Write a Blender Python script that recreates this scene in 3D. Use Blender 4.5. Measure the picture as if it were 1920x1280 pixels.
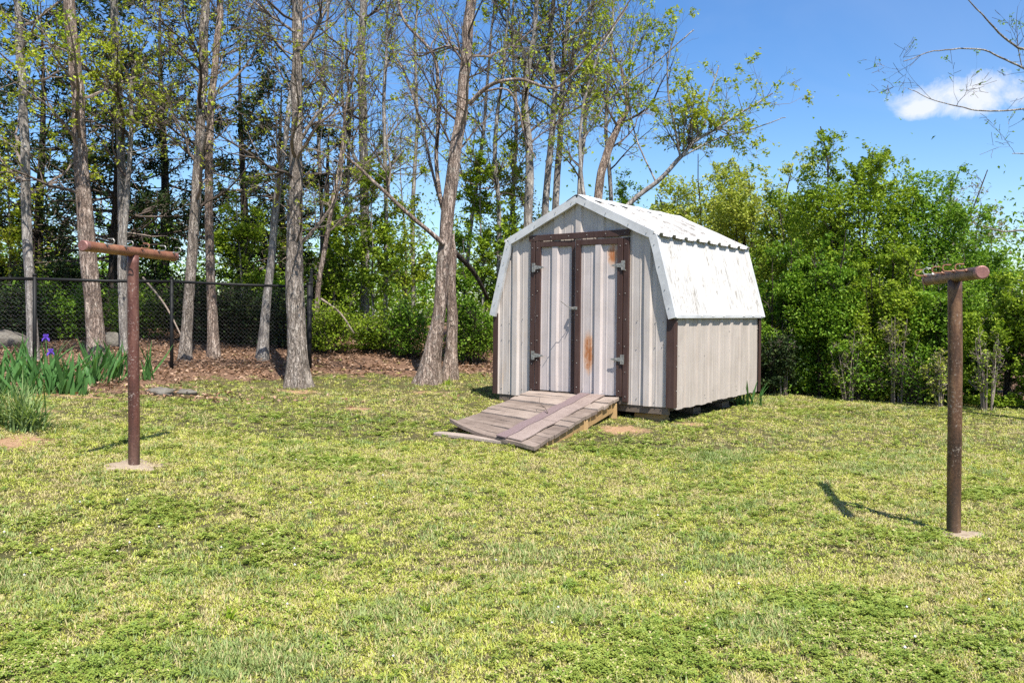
import bpy, math, random
import numpy as np
from mathutils import Vector, Matrix
rad = math.radians
for o in list(bpy.data.objects): bpy.data.objects.remove(o)
S = bpy.context.scene
COL = S.collection
# ------------------------------------------------------------------ camera, sky, sun, exposure
F, YH, CZ = 1600.0, 592.0, 1.51          # focal length in photo pixels, horizon row, eye height in metres
cam = bpy.data.objects.new('camera', bpy.data.cameras.new('camera')); COL.objects.link(cam)
cam.location = (0, 0, CZ); cam.rotation_euler = (rad(90), 0, 0)
cam.data.sensor_width = 36; cam.data.lens = F/1920*36; cam.data.shift_y = -(640-YH)/1920
cam.data.clip_start = .05; cam.data.clip_end = 3000
S.camera = cam
TOSUN = Vector((.45, -1.02, 1.80)).normalized()
SUN_EL = math.asin(TOSUN.z); SUN_AZ = math.atan2(TOSUN.x, TOSUN.y)
W = bpy.data.worlds.new('World'); S.world = W; W.use_nodes = True

class NT:
    """small helper for node trees"""
    def __init__(s, t): s.t = t; s.t.nodes.clear()
    def n(s, typ, ins=None, **kw):
        nd = s.t.nodes.new(typ)
        for k, v in kw.items(): setattr(nd, k, v)
        for k, v in (ins or {}).items():
            sk = nd.inputs[k]
            if isinstance(v, bpy.types.NodeSocket): s.t.links.new(v, sk)
            elif isinstance(v, bpy.types.Node): s.t.links.new(v.outputs[0], sk)
            else: sk.default_value = v
        return nd
    def math(s, op, a, b=0.0, c=0.0, clamp=False):
        return s.n('ShaderNodeMath', {0: a, 1: b, 2: c}, operation=op, use_clamp=clamp).outputs[0]
    def vmath(s, op, a, b=(0, 0, 0)):
        nd = s.n('ShaderNodeVectorMath', {0: a, 1: b}, operation=op)
        return nd.outputs[1] if op in ('DOT_PRODUCT', 'DISTANCE', 'LENGTH') else nd.outputs[0]
    def noise(s, vec, scale, detail=3, rough=.55, dist=0, dims='3D'):
        return s.n('ShaderNodeTexNoise', {'Vector': vec, 'Scale': scale, 'Detail': detail, 'Roughness': rough, 'Distortion': dist}).outputs[0]
    def ramp(s, fac, stops, interp='LINEAR'):
        r = s.n('ShaderNodeValToRGB', {0: fac}); cr = r.color_ramp; cr.interpolation = interp
        while len(cr.elements) < len(stops): cr.elements.new(.5)
        for e, (p, c) in zip(cr.elements, stops):
            e.position = p; e.color = (*c, 1) if len(c) == 3 else c
        return r.outputs[0]
    def rng(s, v, a, b, c=0.0, d=1.0):
        return s.n('ShaderNodeMapRange', {0: v, 1: a, 2: b, 3: c, 4: d}).outputs[0]
    def mix(s, fac, a, b, blend='MIX'):
        nd = s.n('ShaderNodeMix', data_type='RGBA', blend_type=blend)
        for i, v in ((0, fac), (6, a), (7, b)):
            sk = nd.inputs[i]
            if isinstance(v, bpy.types.NodeSocket): s.t.links.new(v, sk)
            elif i == 0: sk.default_value = v
            else: sk.default_value = (*v, 1) if len(v) == 3 else v
        return nd.outputs[2]

n = NT(W.node_tree)
sky = n.n('ShaderNodeTexSky', sky_type='NISHITA', sun_disc=False, sun_elevation=SUN_EL, sun_rotation=SUN_AZ,
          altitude=0, air_density=1.0, dust_density=.6, ozone_density=3.0)
tc = n.n('ShaderNodeTexCoord').outputs['Generated']
dirv = n.vmath('NORMALIZE', tc)
sep = n.n('ShaderNodeSeparateXYZ', {0: dirv})
# the camera's blue: deeper and more saturated over the whole sky
gm = n.n('ShaderNodeGamma', {0: n.vmath('MULTIPLY', sky.outputs[0], (.17, .17, .17)), 1: 1.0}).outputs[0]
hs = n.n('ShaderNodeHueSaturation', {'Hue': .506, 'Saturation': 1.27, 'Value': 1.0, 'Fac': 1.0, 'Color': n.vmath('MULTIPLY', gm, (5.88, 5.88, 5.88))})
# thin clouds over the whole sky, from a noise on the cloud layer
den = n.math('ADD', sep.outputs[2], .12)
cl = n.n('ShaderNodeCombineXYZ', {0: n.math('DIVIDE', sep.outputs[0], den), 1: n.math('DIVIDE', sep.outputs[1], den), 2: 3.1})
wisp = n.rng(n.noise(cl.outputs[0], .55, 6, .6, .6), .56, .86)
wisp = n.math('MULTIPLY', wisp, .16, clamp=True)
# single fair-weather clouds: direction, radii
nz = n.noise(dirv, 12, 8, .66, .4)
def puff(d, rx, rz, edge=.55, soft=.42):
    d = Vector(d).normalized(); right = d.cross(Vector((0, 0, 1))).normalized(); up = right.cross(d)
    a = n.math('DIVIDE', n.vmath('DOT_PRODUCT', dirv, tuple(right)), rx)
    b = n.math('DIVIDE', n.vmath('DOT_PRODUCT', dirv, tuple(up)), rz)
    r2 = n.math('ADD', n.math('MULTIPLY', a, a), n.math('MULTIPLY', b, b))
    q = n.math('ADD', n.math('SUBTRACT', 1.0, r2), n.math('MULTIPLY', n.math('SUBTRACT', nz, .5), 4.2))
    front = n.math('GREATER_THAN', n.vmath('DOT_PRODUCT', dirv, tuple(d)), 0.0)
    return n.math('MULTIPLY', n.rng(q, edge-soft, edge+soft), front, clamp=True)
cloud = wisp
for d, rx, rz in (((.530, 1, .260), .062, .024), ((.485, 1, .244), .026, .013), 
                  ((-.9, 1, .33), .15, .05), ((1.3, .4, .4), .2, .06), ((-1, -.6, .5), .25, .08), ((.3, -1, .45), .2, .06)):
    cloud = n.math('MAXIMUM', cloud, puff(d, rx, rz))
skycol = n.mix(n.math('MULTIPLY', cloud, .9), hs.outputs[0], (4.9, 5.05, 5.35))
bg = n.n('ShaderNodeBackground', {0: skycol, 1: .108})
n.n('ShaderNodeOutputWorld', {0: bg.outputs[0]})

sun = bpy.data.objects.new('sun', bpy.data.lights.new('sun', 'SUN')); COL.objects.link(sun)
sun.data.energy = 5.0; sun.data.angle = rad(.53); sun.data.color = (1, .955, .88)
sun.rotation_euler = TOSUN.to_track_quat('Z', 'Y').to_euler(); sun.location = (5, -10, 20)
V = S.view_settings
V.view_transform = 'Standard'; V.look = 'None'; V.gamma = 1; V.exposure = .88; V.use_curve_mapping = False
S.cycles.max_bounces = 8; S.cycles.diffuse_bounces = 3; S.cycles.glossy_bounces = 2; S.cycles.transmission_bounces = 4
S.cycles.transparent_max_bounces = 4; S.cycles.use_denoising = False
S.cycles.sample_clamp_indirect = 6

# ------------------------------------------------------------------ numpy helpers
RS = np.random.RandomState(7)
def _h(ix, iy, iz):
    h = (ix*374761393 + iy*668265263 + iz*2147483647*3 + 1013904223) & 0xffffffff
    h = ((h ^ (h >> 13))*1274126177) & 0xffffffff
    h = (h ^ (h >> 16)) & 0xffffffff
    return h.astype(np.float64)/0xffffffff
def vnoise(p):
    p = np.asarray(p, float); i = np.floor(p).astype(np.int64); f = p-i; f = f*f*(3-2*f)
    r = 0
    for a in (0, 1):
        for b in (0, 1):
            for c in (0, 1):
                w = (f[..., 0] if a else 1-f[..., 0])*(f[..., 1] if b else 1-f[..., 1])*(f[..., 2] if c else 1-f[..., 2])
                r = r + w*_h(i[..., 0]+a, i[..., 1]+b, i[..., 2]+c)
    return r
def fbm(p, o=4):
    p = np.asarray(p, float); a, s, t = 1., 0., 0.
    for k in range(o): s = s + a*vnoise(p*2**k+k*17.3); t += a; a *= .5
    return s/t
def n2(x, y, sc, seed=0, o=3):
    return fbm(np.stack([np.asarray(x, float)*sc+seed*7.1, np.asarray(y, float)*sc-seed*3.7, np.full(np.shape(x), seed*1.37)], -1), o)
def unit(v): return v/np.maximum(np.linalg.norm(v, axis=-1, keepdims=True), 1e-9)
def at(px, py, d): return np.array([(px-960)/F*d, d, CZ-(py-YH)/F*d])

# ------------------------------------------------------------------ terrain height from a few surveyed spots (x, y -> z)
CP = [(3.08, 5.94, 0), (-3.17, 7.15, .28)]
for px, py, d in ((100, 742, 10.3), (50, 802, 8.4), (40, 832, 7.7), (557, 728, 13.2), (580, 690, 14.4), (320, 686, 13.4), (0, 700, 12.2),
                  (185, 690, 13.6), (805, 718, 13.5), (700, 690, 14.6), (700, 655, 16), (1240, 798, 10.2), (1400, 762, 12.3), (900, 755, 11.6),
                  (1500, 745, 13.8), (1880, 776, 11.8), (1700, 760, 12.8), (270, 636, 16.5), (20, 645, 15.5), (900, 680, 15.5), (640, 850, 8.6),
                  (900, 826, 9.0), (400, 750, 11.4), (1300, 900, 7.8), (690, 765, 11.0)):
    CP.append(tuple(at(px, py, d)))
for x in (-9, -3, 0, 3, 9):
    CP += [(x, 0, 0), (x, -4, 0), (x, 4.2, .0)]
CP += [(-12, 24, 1.25), (-5, 22, 1.2), (0, 22, 1.0), (6, 20, .35), (12, 18, .2), (12, 11, .1), (-14, 14, .9), (-12, 8, .4), (20, 40, .6), (-20, 40, 1.2), (0, 40, 1.0)]
CP = np.array(CP)
def _tpsK(r): return r*r*np.log(r+1e-6)
_D = np.linalg.norm(CP[:, None, :2]-CP[None, :, :2], axis=-1)
_N = len(CP); _A = np.zeros((_N+3, _N+3)); _A[:_N, :_N] = _tpsK(_D)+np.eye(_N)*1.2
_A[:_N, _N] = 1; _A[:_N, _N+1:] = CP[:, :2]; _A[_N, :_N] = 1; _A[_N+1:, :_N] = CP[:, :2].T
_w = np.linalg.solve(_A, np.concatenate([CP[:, 2], [0, 0, 0]]))
def tz(x, y):
    x = np.asarray(x, float); y = np.asarray(y, float); sh = x.shape; q = np.stack([x.ravel(), y.ravel()], -1)
    out = np.empty(len(q))
    for i in range(0, len(q), 20000):
        b = q[i:i+20000]; c = np.clip(b, [-20, -5], [20, 36])
        K = _tpsK(np.linalg.norm(c[:, None]-CP[None, :, :2], axis=-1))
        z = K@_w[:_N]+_w[_N]+c@_w[_N+1:]
        out[i:i+20000] = np.clip(z, -.3, 2.0)
    r = np.hypot(q[:, 0], q[:, 1]); k = np.clip((r-38)/30, 0, 1)
    out = out*(1-k)+.8*k
    out = out+.025*(n2(q[:, 0], q[:, 1], .8, 3, 2)-.5)
    return out.reshape(sh)
def tzf(x, y): return float(tz(np.array([x]), np.array([y]))[0])

# ------------------------------------------------------------------ mesh helpers
def mesh_np(name, v, quads=None, tris=None, mat=None, smooth=False):
    me = bpy.data.meshes.new(name); v = np.asarray(v, np.float32)
    q = np.zeros((0, 4), np.int32) if quads is None else np.asarray(quads, np.int32)
    t = np.zeros((0, 3), np.int32) if tris is None else np.asarray(tris, np.int32)
    me.vertices.add(len(v)); me.vertices.foreach_set('co', v.ravel())
    nl = q.size+t.size; me.loops.add(nl); me.loops.foreach_set('vertex_index', np.concatenate([q.ravel(), t.ravel()]).astype(np.int32))
    npoly = len(q)+len(t); me.polygons.add(npoly)
    st = np.concatenate([np.arange(len(q))*4, q.size+np.arange(len(t))*3]).astype(np.int32)
    me.polygons.foreach_set('loop_start', st)
    me.polygons.foreach_set('use_smooth', np.full(npoly, bool(smooth)))
    me.update(calc_edges=True); me.validate()
    if mat: me.materials.append(mat)
    return me
def link(name, me, parent=None, **props):
    o = bpy.data.objects.new(name, me); COL.objects.link(o)
    if parent is not None: o.parent = parent
    for k, v in props.items(): o[k] = v
    return o
def tag(o, label, cat, group=None, kind=None):
    if label: o['label'] = label
    if cat: o['category'] = cat
    if group: o['group'] = group
    if kind: o['kind'] = kind
    return o
def empty(name, loc, label, cat, group=None, rot=(0, 0, 0)):
    o = bpy.data.objects.new(name, None); COL.objects.link(o); o.location = loc; o.rotation_euler = rot
    o.empty_display_size = .2
    return tag(o, label, cat, group)

class MB:
    """collects shapes for ONE mesh object"""
    def __init__(s): s.v = []; s.q = []; s.t = []; s.c = 0
    def add(s, v, q=None, t=None):
        v = np.asarray(v, float).reshape(-1, 3)
        if q is not None and len(q): s.q.append(np.asarray(q).reshape(-1, 4)+s.c)
        if t is not None and len(t): s.t.append(np.asarray(t).reshape(-1, 3)+s.c)
        s.v.append(v); s.c += len(v); return s
    def box(s, a, b, M=None, jit=0):
        a = np.array(a, float); b = np.array(b, float)
        v = np.array([[x, y, z] for z in (a[2], b[2]) for y in (a[1], b[1]) for x in (a[0], b[0])])
        if jit: v = v+RS.uniform(-jit, jit, v.shape)
        if M is not None: v = M(v)
        return s.add(v, [[0, 2, 3, 1], [4, 5, 7, 6], [0, 1, 5, 4], [2, 6, 7, 3], [0, 4, 6, 2], [1, 3, 7, 5]])
    def tube(s, P, R, n=6, cap=True):
        v, q = tubes(np.asarray(P, float)[None], np.broadcast_to(np.asarray(R, float), (1, len(P))), n)
        t = None
        if cap:
            k = len(P); c0 = len(v); v = np.concatenate([v, [P[0]], [P[-1]]])
            t = [[c0, (j+1) % n, j] for j in range(n)]+[[c0+1, (k-1)*n+j, (k-1)*n+(j+1) % n] for j in range(n)]
        return s.add(v, q, t)
    def build(s, name, mat, parent=None, smooth=False, **props):
        me = mesh_np(name, np.concatenate(s.v), np.concatenate(s.q) if s.q else None, np.concatenate(s.t) if s.t else None, mat, smooth)
        return link(name, me, parent, **props)
def bevel(o, w=.004, seg=2):
    m = o.modifiers.new('bevel', 'BEVEL'); m.width = w; m.segments = seg; m.limit_method = 'ANGLE'; m.angle_limit = rad(40); return o

def tubes(P, R, n):
    """P (B,N,3) polylines, R (B,N) radii -> verts, quads"""
    B, N, _ = P.shape
    T = np.empty_like(P); T[:, 1:-1] = P[:, 2:]-P[:, :-2]; T[:, 0] = P[:, 1]-P[:, 0]; T[:, -1] = P[:, -1]-P[:, -2]; T = unit(T)
    m = unit(T.mean(1)); ref = np.where(np.abs(m[:, 2:3]) > .75, np.array([[1., 0, 0]]), np.array([[0, 0, 1.]]))[:, None]
    X = unit(np.cross(ref, T)); Y = np.cross(T, X)
    a = np.arange(n)*2*np.pi/n
    v = P[:, :, None]+R[:, :, None, None]*(np.cos(a)[:, None]*X[:, :, None]+np.sin(a)[:, None]*Y[:, :, None])
    i = np.arange(B*N*n).reshape(B, N, n); j = np.roll(i, -1, 2)
    q = np.stack([i[:, :-1], j[:, :-1], j[:, 1:], i[:, 1:]], -1).reshape(-1, 4)
    return v.reshape(-1, 3), q
def spline(pts, m):
    """Catmull-Rom through pts (k,c) sampled at m points"""
    p = np.asarray(pts, float); p = np.concatenate([[2*p[0]-p[1]], p, [2*p[-1]-p[-2]]]); k = len(p)-3
    u = np.linspace(0, k-1e-6, m); i = u.astype(int); t = (u-i)[:, None]
    a, b, c, d = p[i], p[i+1], p[i+2], p[i+3]
    return .5*(2*b+(c-a)*t+(2*a-5*b+4*c-d)*t*t+(3*b-a-3*c+d)*t**3)

# ------------------------------------------------------------------ materials
MATS = {}
def mat(name):
    m = bpy.data.materials.new(name); m.use_nodes = True; MATS[name] = m
    return m, NT(m.node_tree)
def finish(t, col, rough=.6, bump=None, bd=.01, bs=.5, metal=0.0, spec=.4, trans=0.0, tcol=None):
    ins = {'Base Color': col, 'Roughness': rough, 'Metallic': metal, 'Specular IOR Level': spec}
    if not isinstance(col, bpy.types.NodeSocket): ins['Base Color'] = (*col, 1)
    if bump is not None:
        b = t.n('ShaderNodeBump', {'Height': bump, 'Distance': bd, 'Strength': bs}); ins['Normal'] = b.outputs[0]
    p = t.n('ShaderNodeBsdfPrincipled', ins); out = p.outputs[0]
    if trans:
        tr = t.n('ShaderNodeBsdfTranslucent', {0: tcol if tcol is not None else ins['Base Color']})
        out = t.n('ShaderNodeMixShader', {0: trans, 1: p.outputs[0], 2: tr.outputs[0]}).outputs[0]
    t.n('ShaderNodeOutputMaterial', {0: out})
def obj_co(t): return t.n('ShaderNodeTexCoord').outputs['Object']
def world_co(t): return t.n('ShaderNodeNewGeometry').outputs['Position']
def island(t): return t.n('ShaderNodeNewGeometry').outputs['Random Per Island']

def leaf_mat(name, cols, trans=.3, rough=.5, nscale=.7, tb=1.35):
    m, t = mat(name); r = island(t)
    nz = t.noise(world_co(t), nscale, 2)
    f = t.math('ADD', t.math('MULTIPLY', r, .65), t.math('MULTIPLY', t.math('SUBTRACT', nz, .3), .8), clamp=True)
    k = len(cols); col = t.ramp(f, [(i/(k-1) if k > 1 else 0, c) for i, c in enumerate(cols)])
    tc = t.mix(1.0, col, (tb*1.1, tb*1.15, tb*.55), 'MULTIPLY')
    finish(t, col, rough, spec=.14, trans=trans, tcol=tc); return m
LEAF_SPRING = leaf_mat('spring leaves', [(.17, .22, .025), (.27, .34, .03), (.36, .41, .04), (.40, .36, .06)])
LEAF_YELLOW = leaf_mat('yellow spring leaves', [(.30, .26, .035), (.35, .38, .04), (.38, .45, .05), (.20, .32, .035)])
LEAF_GREEN = leaf_mat('green leaves', [(.035, .08, .012), (.105, .205, .02), (.185, .30, .03), (.29, .38, .055)])
LEAF_HEDGE = leaf_mat('hedge leaves', [(.055, .10, .012), (.155, .235, .02), (.26, .345, .032), (.37, .42, .06)])
LEAF_PALE = leaf_mat('pale yellow green leaves', [(.21, .26, .04), (.31, .365, .055), (.39, .40, .09), (.24, .33, .045)])
LEAF_DARK = leaf_mat('cedar and shade dark foliage', [(.010, .020, .008), (.020, .038, .013), (.036, .06, .018), (.07, .085, .022)], trans=.15, rough=.7)  # cedar green; on the bushes behind the fence it paints in crown shade
LEAF_MAUVE = leaf_mat('budding twig leaves', [(.17, .12, .10), (.24, .17, .13), (.20, .19, .09), (.14, .17, .05)])
LEAF_IRIS = leaf_mat('iris leaves', [(.035, .10, .03), (.06, .16, .045), (.10, .21, .06), (.14, .25, .06)], trans=.3, rough=.42, nscale=4)
LEAF_LILY = leaf_mat('strap leaves', [(.10, .17, .05), (.17, .25, .08), (.22, .29, .12), (.27, .30, .10)], trans=.3, nscale=5)
LITTER = leaf_mat('dead leaves', [(.09, .05, .03), (.19, .105, .06), (.31, .19, .12), (.43, .30, .21), (.15, .09, .06)], trans=.12, rough=.7, nscale=1.5, tb=1)
PETAL = leaf_mat('violet petals', [(.10, .05, .42), (.16, .08, .55), (.25, .14, .62)], trans=.35, nscale=9)

def bark_mat(name, cols, vs=7, bd=.05):
    m, t = mat(name); co = obj_co(t)
    mp = t.n('ShaderNodeMapping', {0: co, 3: (1, 1, .30)}).outputs[0]
    a = t.noise(mp, vs*2.2, 5, .65, .5); b = t.noise(mp, vs*7, 4, .6); c = t.noise(co, 1.7, 3)
    r1 = t.math('ABSOLUTE', t.math('SUBTRACT', t.noise(t.n('ShaderNodeMapping', {0: co, 3: (1, 1, .13)}).outputs[0], vs*2.0, 4, .6, .8), .5))
    r2 = t.math('ABSOLUTE', t.math('SUBTRACT', t.noise(t.n('ShaderNodeMapping', {0: co, 1: (3, 1, 2), 3: (1, 1, .30)}).outputs[0], vs*3.4, 4, .65, .5), .5))
    crack = t.math('MULTIPLY', t.rng(r1, .005, .055), t.rng(r2, .0, .04, .35, 1))
    f = t.math('ADD', t.math('MULTIPLY', a, .75), t.math('MULTIPLY', t.math('SUBTRACT', b, .3), .55))
    f = t.math('MULTIPLY', f, t.math('ADD', .55, t.math('MULTIPLY', crack, .45)))
    col = t.ramp(f, [(.10, cols[0]), (.40, cols[1]), (.58, cols[2]), (.80, cols[3])])
    lich = t.rng(t.noise(co, 5.5, 4, .65), .60, .72)
    col = t.mix(t.math('MULTIPLY', lich, .45), col, (.33, .34, .29))
    col = t.mix(t.rng(c, .45, .7, 0, .3), col, (.10, .075, .055))
    h = t.math('ADD', t.math('MULTIPLY', crack, .7), t.math('ADD', a, t.math('MULTIPLY', b, .4)))
    finish(t, col, .85, h, bd, .8, spec=.2); return m
BARK = bark_mat('grey brown bark', [(.055, .042, .034), (.28, .23, .19), (.46, .40, .345), (.62, .56, .50)])
BARK_WARM = bark_mat('warm shaggy bark', [(.055, .036, .026), (.30, .22, .175), (.50, .41, .34), (.66, .58, .51)], 6)
BARK_GREY = bark_mat('smooth grey bark', [(.09, .08, .07), (.27, .24, .215), (.44, .41, .37), (.58, .55, .51)], 5, .02)
BARK_DARK = bark_mat('dark bark', [(.02, .016, .013), (.06, .045, .035), (.11, .085, .065), (.19, .15, .12)])
TWIG, t = mat('twigs'); finish(t, t.ramp(island(t), [(0, (.05, .038, .03)), (.6, (.13, .10, .08)), (1, (.25, .2, .165))]), .8, spec=.2)
TWIG_LIGHT, t = mat('pale twigs'); finish(t, t.ramp(island(t), [(0, (.13, .10, .08)), (.6, (.25, .20, .16)), (1, (.40, .34, .28))]), .8, spec=.2)

# shed paint and metal
def paint(name, base, dirt, amount=.5, rough=.45, streak=True, metal=.0, extra=None):
    m, t = mat(name); co = obj_co(t)
    st = t.noise(t.n('ShaderNodeMapping', {0: co, 3: (9, 9, .7)}).outputs[0], 2.2, 5, .6)
    sp = t.noise(co, 3.2, 5, .65); fine = t.noise(co, 55, 3, .7)
    f = t.math('ADD', t.math('MULTIPLY', st if streak else sp, .6), t.math('MULTIPLY', sp, .4))
    col = t.mix(t.rng(f, .42, .72, 0, amount), base, dirt)
    col = t.mix(t.rng(fine, .70, .80, 0, amount*.7), col, tuple(c*.55 for c in dirt))
    if extra: col = extra(t, co, col)
    finish(t, col, rough, t.math('ADD', sp, t.math('MULTIPLY', fine, .15)), .004, .35, metal, .3); return m
def rust(boxes, thr=.5):
    def fx(t, co, col):
        s = t.n('ShaderNodeSeparateXYZ', {0: co})
        drip = t.noise(t.n('ShaderNodeMapping', {0: co, 3: (1, 1, .28)}).outputs[0], 38, 5, .75)
        blot = t.noise(co, 9, 4, .7)
        tot = None
        for x0, x1, z0, z1 in boxes:
            a = t.math('DIVIDE', t.math('SUBTRACT', s.outputs[0], (x0+x1)/2), (x1-x0)/2)
            b = t.math('DIVIDE', t.math('SUBTRACT', s.outputs[2], (z0+z1)/2), (z1-z0)/2)
            a4 = t.math('POWER', t.math('ABSOLUTE', a), 2.0); b4 = t.math('POWER', t.math('ABSOLUTE', b), 2.0)
            k = t.math('SUBTRACT', 1.05, t.math('ADD', a4, b4), clamp=True)
            tot = k if tot is None else t.math('MAXIMUM', tot, k)
        g = t.math('MULTIPLY', tot, t.math('ADD', t.math('MULTIPLY', drip, .9), t.math('MULTIPLY', blot, .75)))
        k1 = t.rng(g, .34, .66, 0, .75); k2 = t.rng(g, .60, .84)
        col = t.mix(k1, col, (.52, .30, .17)); return t.mix(k2, col, (.36, .135, .05))
    return fx
def stains(t, co, col):
    drip = t.noise(t.n('ShaderNodeMapping', {0: co, 3: (1, 1, .10)}).outputs[0], 13, 4, .7)
    return t.mix(t.rng(drip, .56, .74, 0, .6), col, (.50, .36, .24))
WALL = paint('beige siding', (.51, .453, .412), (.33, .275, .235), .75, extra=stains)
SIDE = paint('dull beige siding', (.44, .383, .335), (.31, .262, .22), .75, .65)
DOOR_L = paint('door siding', (.505, .443, .42), (.35, .30, .27), .65)
DOOR_R = paint('rusty door siding', (.505, .443, .42), (.35, .30, .27), .65, extra=rust([(1.40, 1.64, .24, 1.02), (1.74, 1.97, 1.66, 2.08)]))
BROWN = paint('brown trim paint', (.050, .025, .020), (.10, .064, .054), .6, .6)
def flakes(t, co, col):
    fl = t.noise(t.n('ShaderNodeMapping', {0: co, 3: (2.2, 10, 1.2)}).outputs[0], 5.0, 5, .72, .4)
    big = t.noise(co, 1.6, 3)
    k = t.rng(t.math('ADD', fl, t.math('MULTIPLY', t.math('SUBTRACT', big, .5), .35)), .565, .62)
    col = t.mix(t.math('MULTIPLY', k, .8), col, (.22, .20, .175))
    st_ = t.rng(t.noise(t.n('ShaderNodeMapping', {0: co, 3: (.8, 16, .5)}).outputs[0], 2.0, 5, .75, .2), .55, .66)
    col = t.mix(t.math('MULTIPLY', st_, t.math('MULTIPLY', t.rng(big, .35, .6), .7)), col, (.20, .18, .155))
    yy_ = t.n('ShaderNodeSeparateXYZ', {0: co}).outputs[1]
    fr = t.math('FRACT', t.math('DIVIDE', t.math('ADD', yy_, 1.074), .35625))
    gut = t.math('SUBTRACT', 1.0, t.math('DIVIDE', t.math('ABSOLUTE', t.math('SUBTRACT', fr, .20)), .085), clamp=True)
    col = t.mix(t.math('MULTIPLY', gut, t.rng(t.noise(t.n('ShaderNodeMapping', {0: co, 3: (1, 6, 1)}).outputs[0], 4.0, 4, .65), .35, .65, .1, .75)), col, (.30, .28, .25))
    sp = t.rng(t.noise(co, 34, 3, .7), .66, .72)
    return t.mix(t.math('MULTIPLY', sp, .8), col, (.17, .15, .13))
ROOFW = paint('worn white roof paint', (.54, .525, .50), (.36, .34, .31), .65, .65, extra=flakes)
TRIMW = paint('speckled white trim', (.55, .55, .55), (.34, .34, .34), .75, .5, streak=False)
ZINC, t = mat('weathered zinc'); co = obj_co(t); finish(t, t.ramp(t.noise(co, 40, 3), [(.3, (.16, .15, .135)), (.7, (.40, .39, .36))]), .5, metal=.5)
def wood(name, cols, grain=(1, 1, 1), sc=6):
    m, t = mat(name); co = obj_co(t); mp = t.n('ShaderNodeMapping', {0: co, 3: grain}).outputs[0]
    g = t.noise(mp, sc*3, 6, .7, .3); b = t.noise(co, 3.1, 4, .6); oi = t.n('ShaderNodeObjectInfo').outputs['Random']
    f = t.math('ADD', t.math('MULTIPLY', g, .7), t.math('ADD', t.math('MULTIPLY', b, .35), t.math('MULTIPLY', oi, .22)))
    f = t.math('SUBTRACT', f, .12)
    finish(t, t.ramp(f, [(.25, cols[0]), (.5, cols[1]), (.78, cols[2])]), .85, g, .006, .7, spec=.2); return m
PLANK = wood('grey weathered plank', [(.07, .05, .04), (.225, .175, .142), (.41, .34, .285)], (.8, 7, 7), 5)
PINKB = wood('pink worn board', [(.11, .08, .068), (.235, .18, .155), (.35, .285, .25)], (3, 1, 3), 8)
LUMBER = wood('treated lumber', [(.22, .13, .055), (.38, .245, .11), (.47, .33, .18)], (6, 1, 6))
OLDW = wood('old dark timber', [(.06, .045, .035), (.15, .115, .09), (.25, .20, .16)], (1, 6, 6))
STRIPM, t = mat('gritty strip'); co = obj_co(t); finish(t, t.ramp(t.noise(co, 130, 3, .8), [(.35, (.10, .065, .065)), (.6, (.22, .16, .155)), (.75, (.36, .30, .29))]), .9, t.noise(co, 160, 2), .004, .6)
def rustpipe(name, stops, pale):
    m, t = mat(name); co = obj_co(t)
    st = t.noise(t.n('ShaderNodeMapping', {0: co, 3: (1, 1, .25)}).outputs[0], 9, 6, .65); sp = t.noise(co, 60, 4, .7)
    col = t.ramp(t.math('ADD', t.math('MULTIPLY', st, .75), t.math('MULTIPLY', sp, .25)), stops)
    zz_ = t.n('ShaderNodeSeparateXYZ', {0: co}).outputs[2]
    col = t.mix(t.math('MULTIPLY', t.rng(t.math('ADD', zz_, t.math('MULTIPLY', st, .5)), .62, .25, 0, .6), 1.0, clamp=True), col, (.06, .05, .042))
    chip = t.rng(t.math('ADD', t.math('MULTIPLY', sp, .7), t.math('MULTIPLY', t.noise(co, 4.0, 3), .45)), .66, .70)
    col = t.mix(t.math('MULTIPLY', chip, .85), col, pale)
    finish(t, col, .5, t.math('ADD', sp, st), .004, .4, .25, .45); return m
PIPE = rustpipe('brown rusted pipe', [(.34, (.045, .020, .016)), (.5, (.12, .046, .034)), (.64, (.22, .11, .08))], (.33, .26, .23))
PIPE_D = rustpipe('dark rusted pipe', [(.36, (.03, .018, .012)), (.5, (.105, .052, .028)), (.62, (.23, .125, .065))], (.26, .21, .17))
BARM = rustpipe('orange rusted bar', [(.3, (.12, .05, .03)), (.5, (.27, .11, .06)), (.7, (.38, .19, .10))], (.16, .11, .07))
CAPM = rustpipe('rusted end cap', [(.3, (.16, .07, .06)), (.5, (.26, .12, .10)), (.7, (.35, .2, .17))], (.42, .36, .33))
HOOKR, t = mat('rusted hook wire'); finish(t, t.ramp(t.noise(obj_co(t), 30, 3), [(.3, (.16, .06, .035)), (.7, (.34, .16, .09))]), .65)
CONC, t = mat('sandy concrete'); co = world_co(t); finish(t, t.ramp(t.noise(co, 18, 5, .7), [(.3, (.21, .155, .105)), (.6, (.33, .265, .195)), (.8, (.42, .365, .30))]), .95, t.noise(co, 50, 3), .008, .6, spec=.1)
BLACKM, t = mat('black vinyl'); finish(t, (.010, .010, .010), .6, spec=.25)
ROCK, t = mat('grey rock'); co = obj_co(t); finish(t, t.ramp(t.noise(co, 5, 6, .7), [(.3, (.07, .06, .05)), (.6, (.17, .155, .13)), (.8, (.29, .27, .24))]), .9, t.noise(co, 14, 4), .03, .6, spec=.2)  # stone tones, darkened partly to put the boulder's shade into the colour

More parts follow.
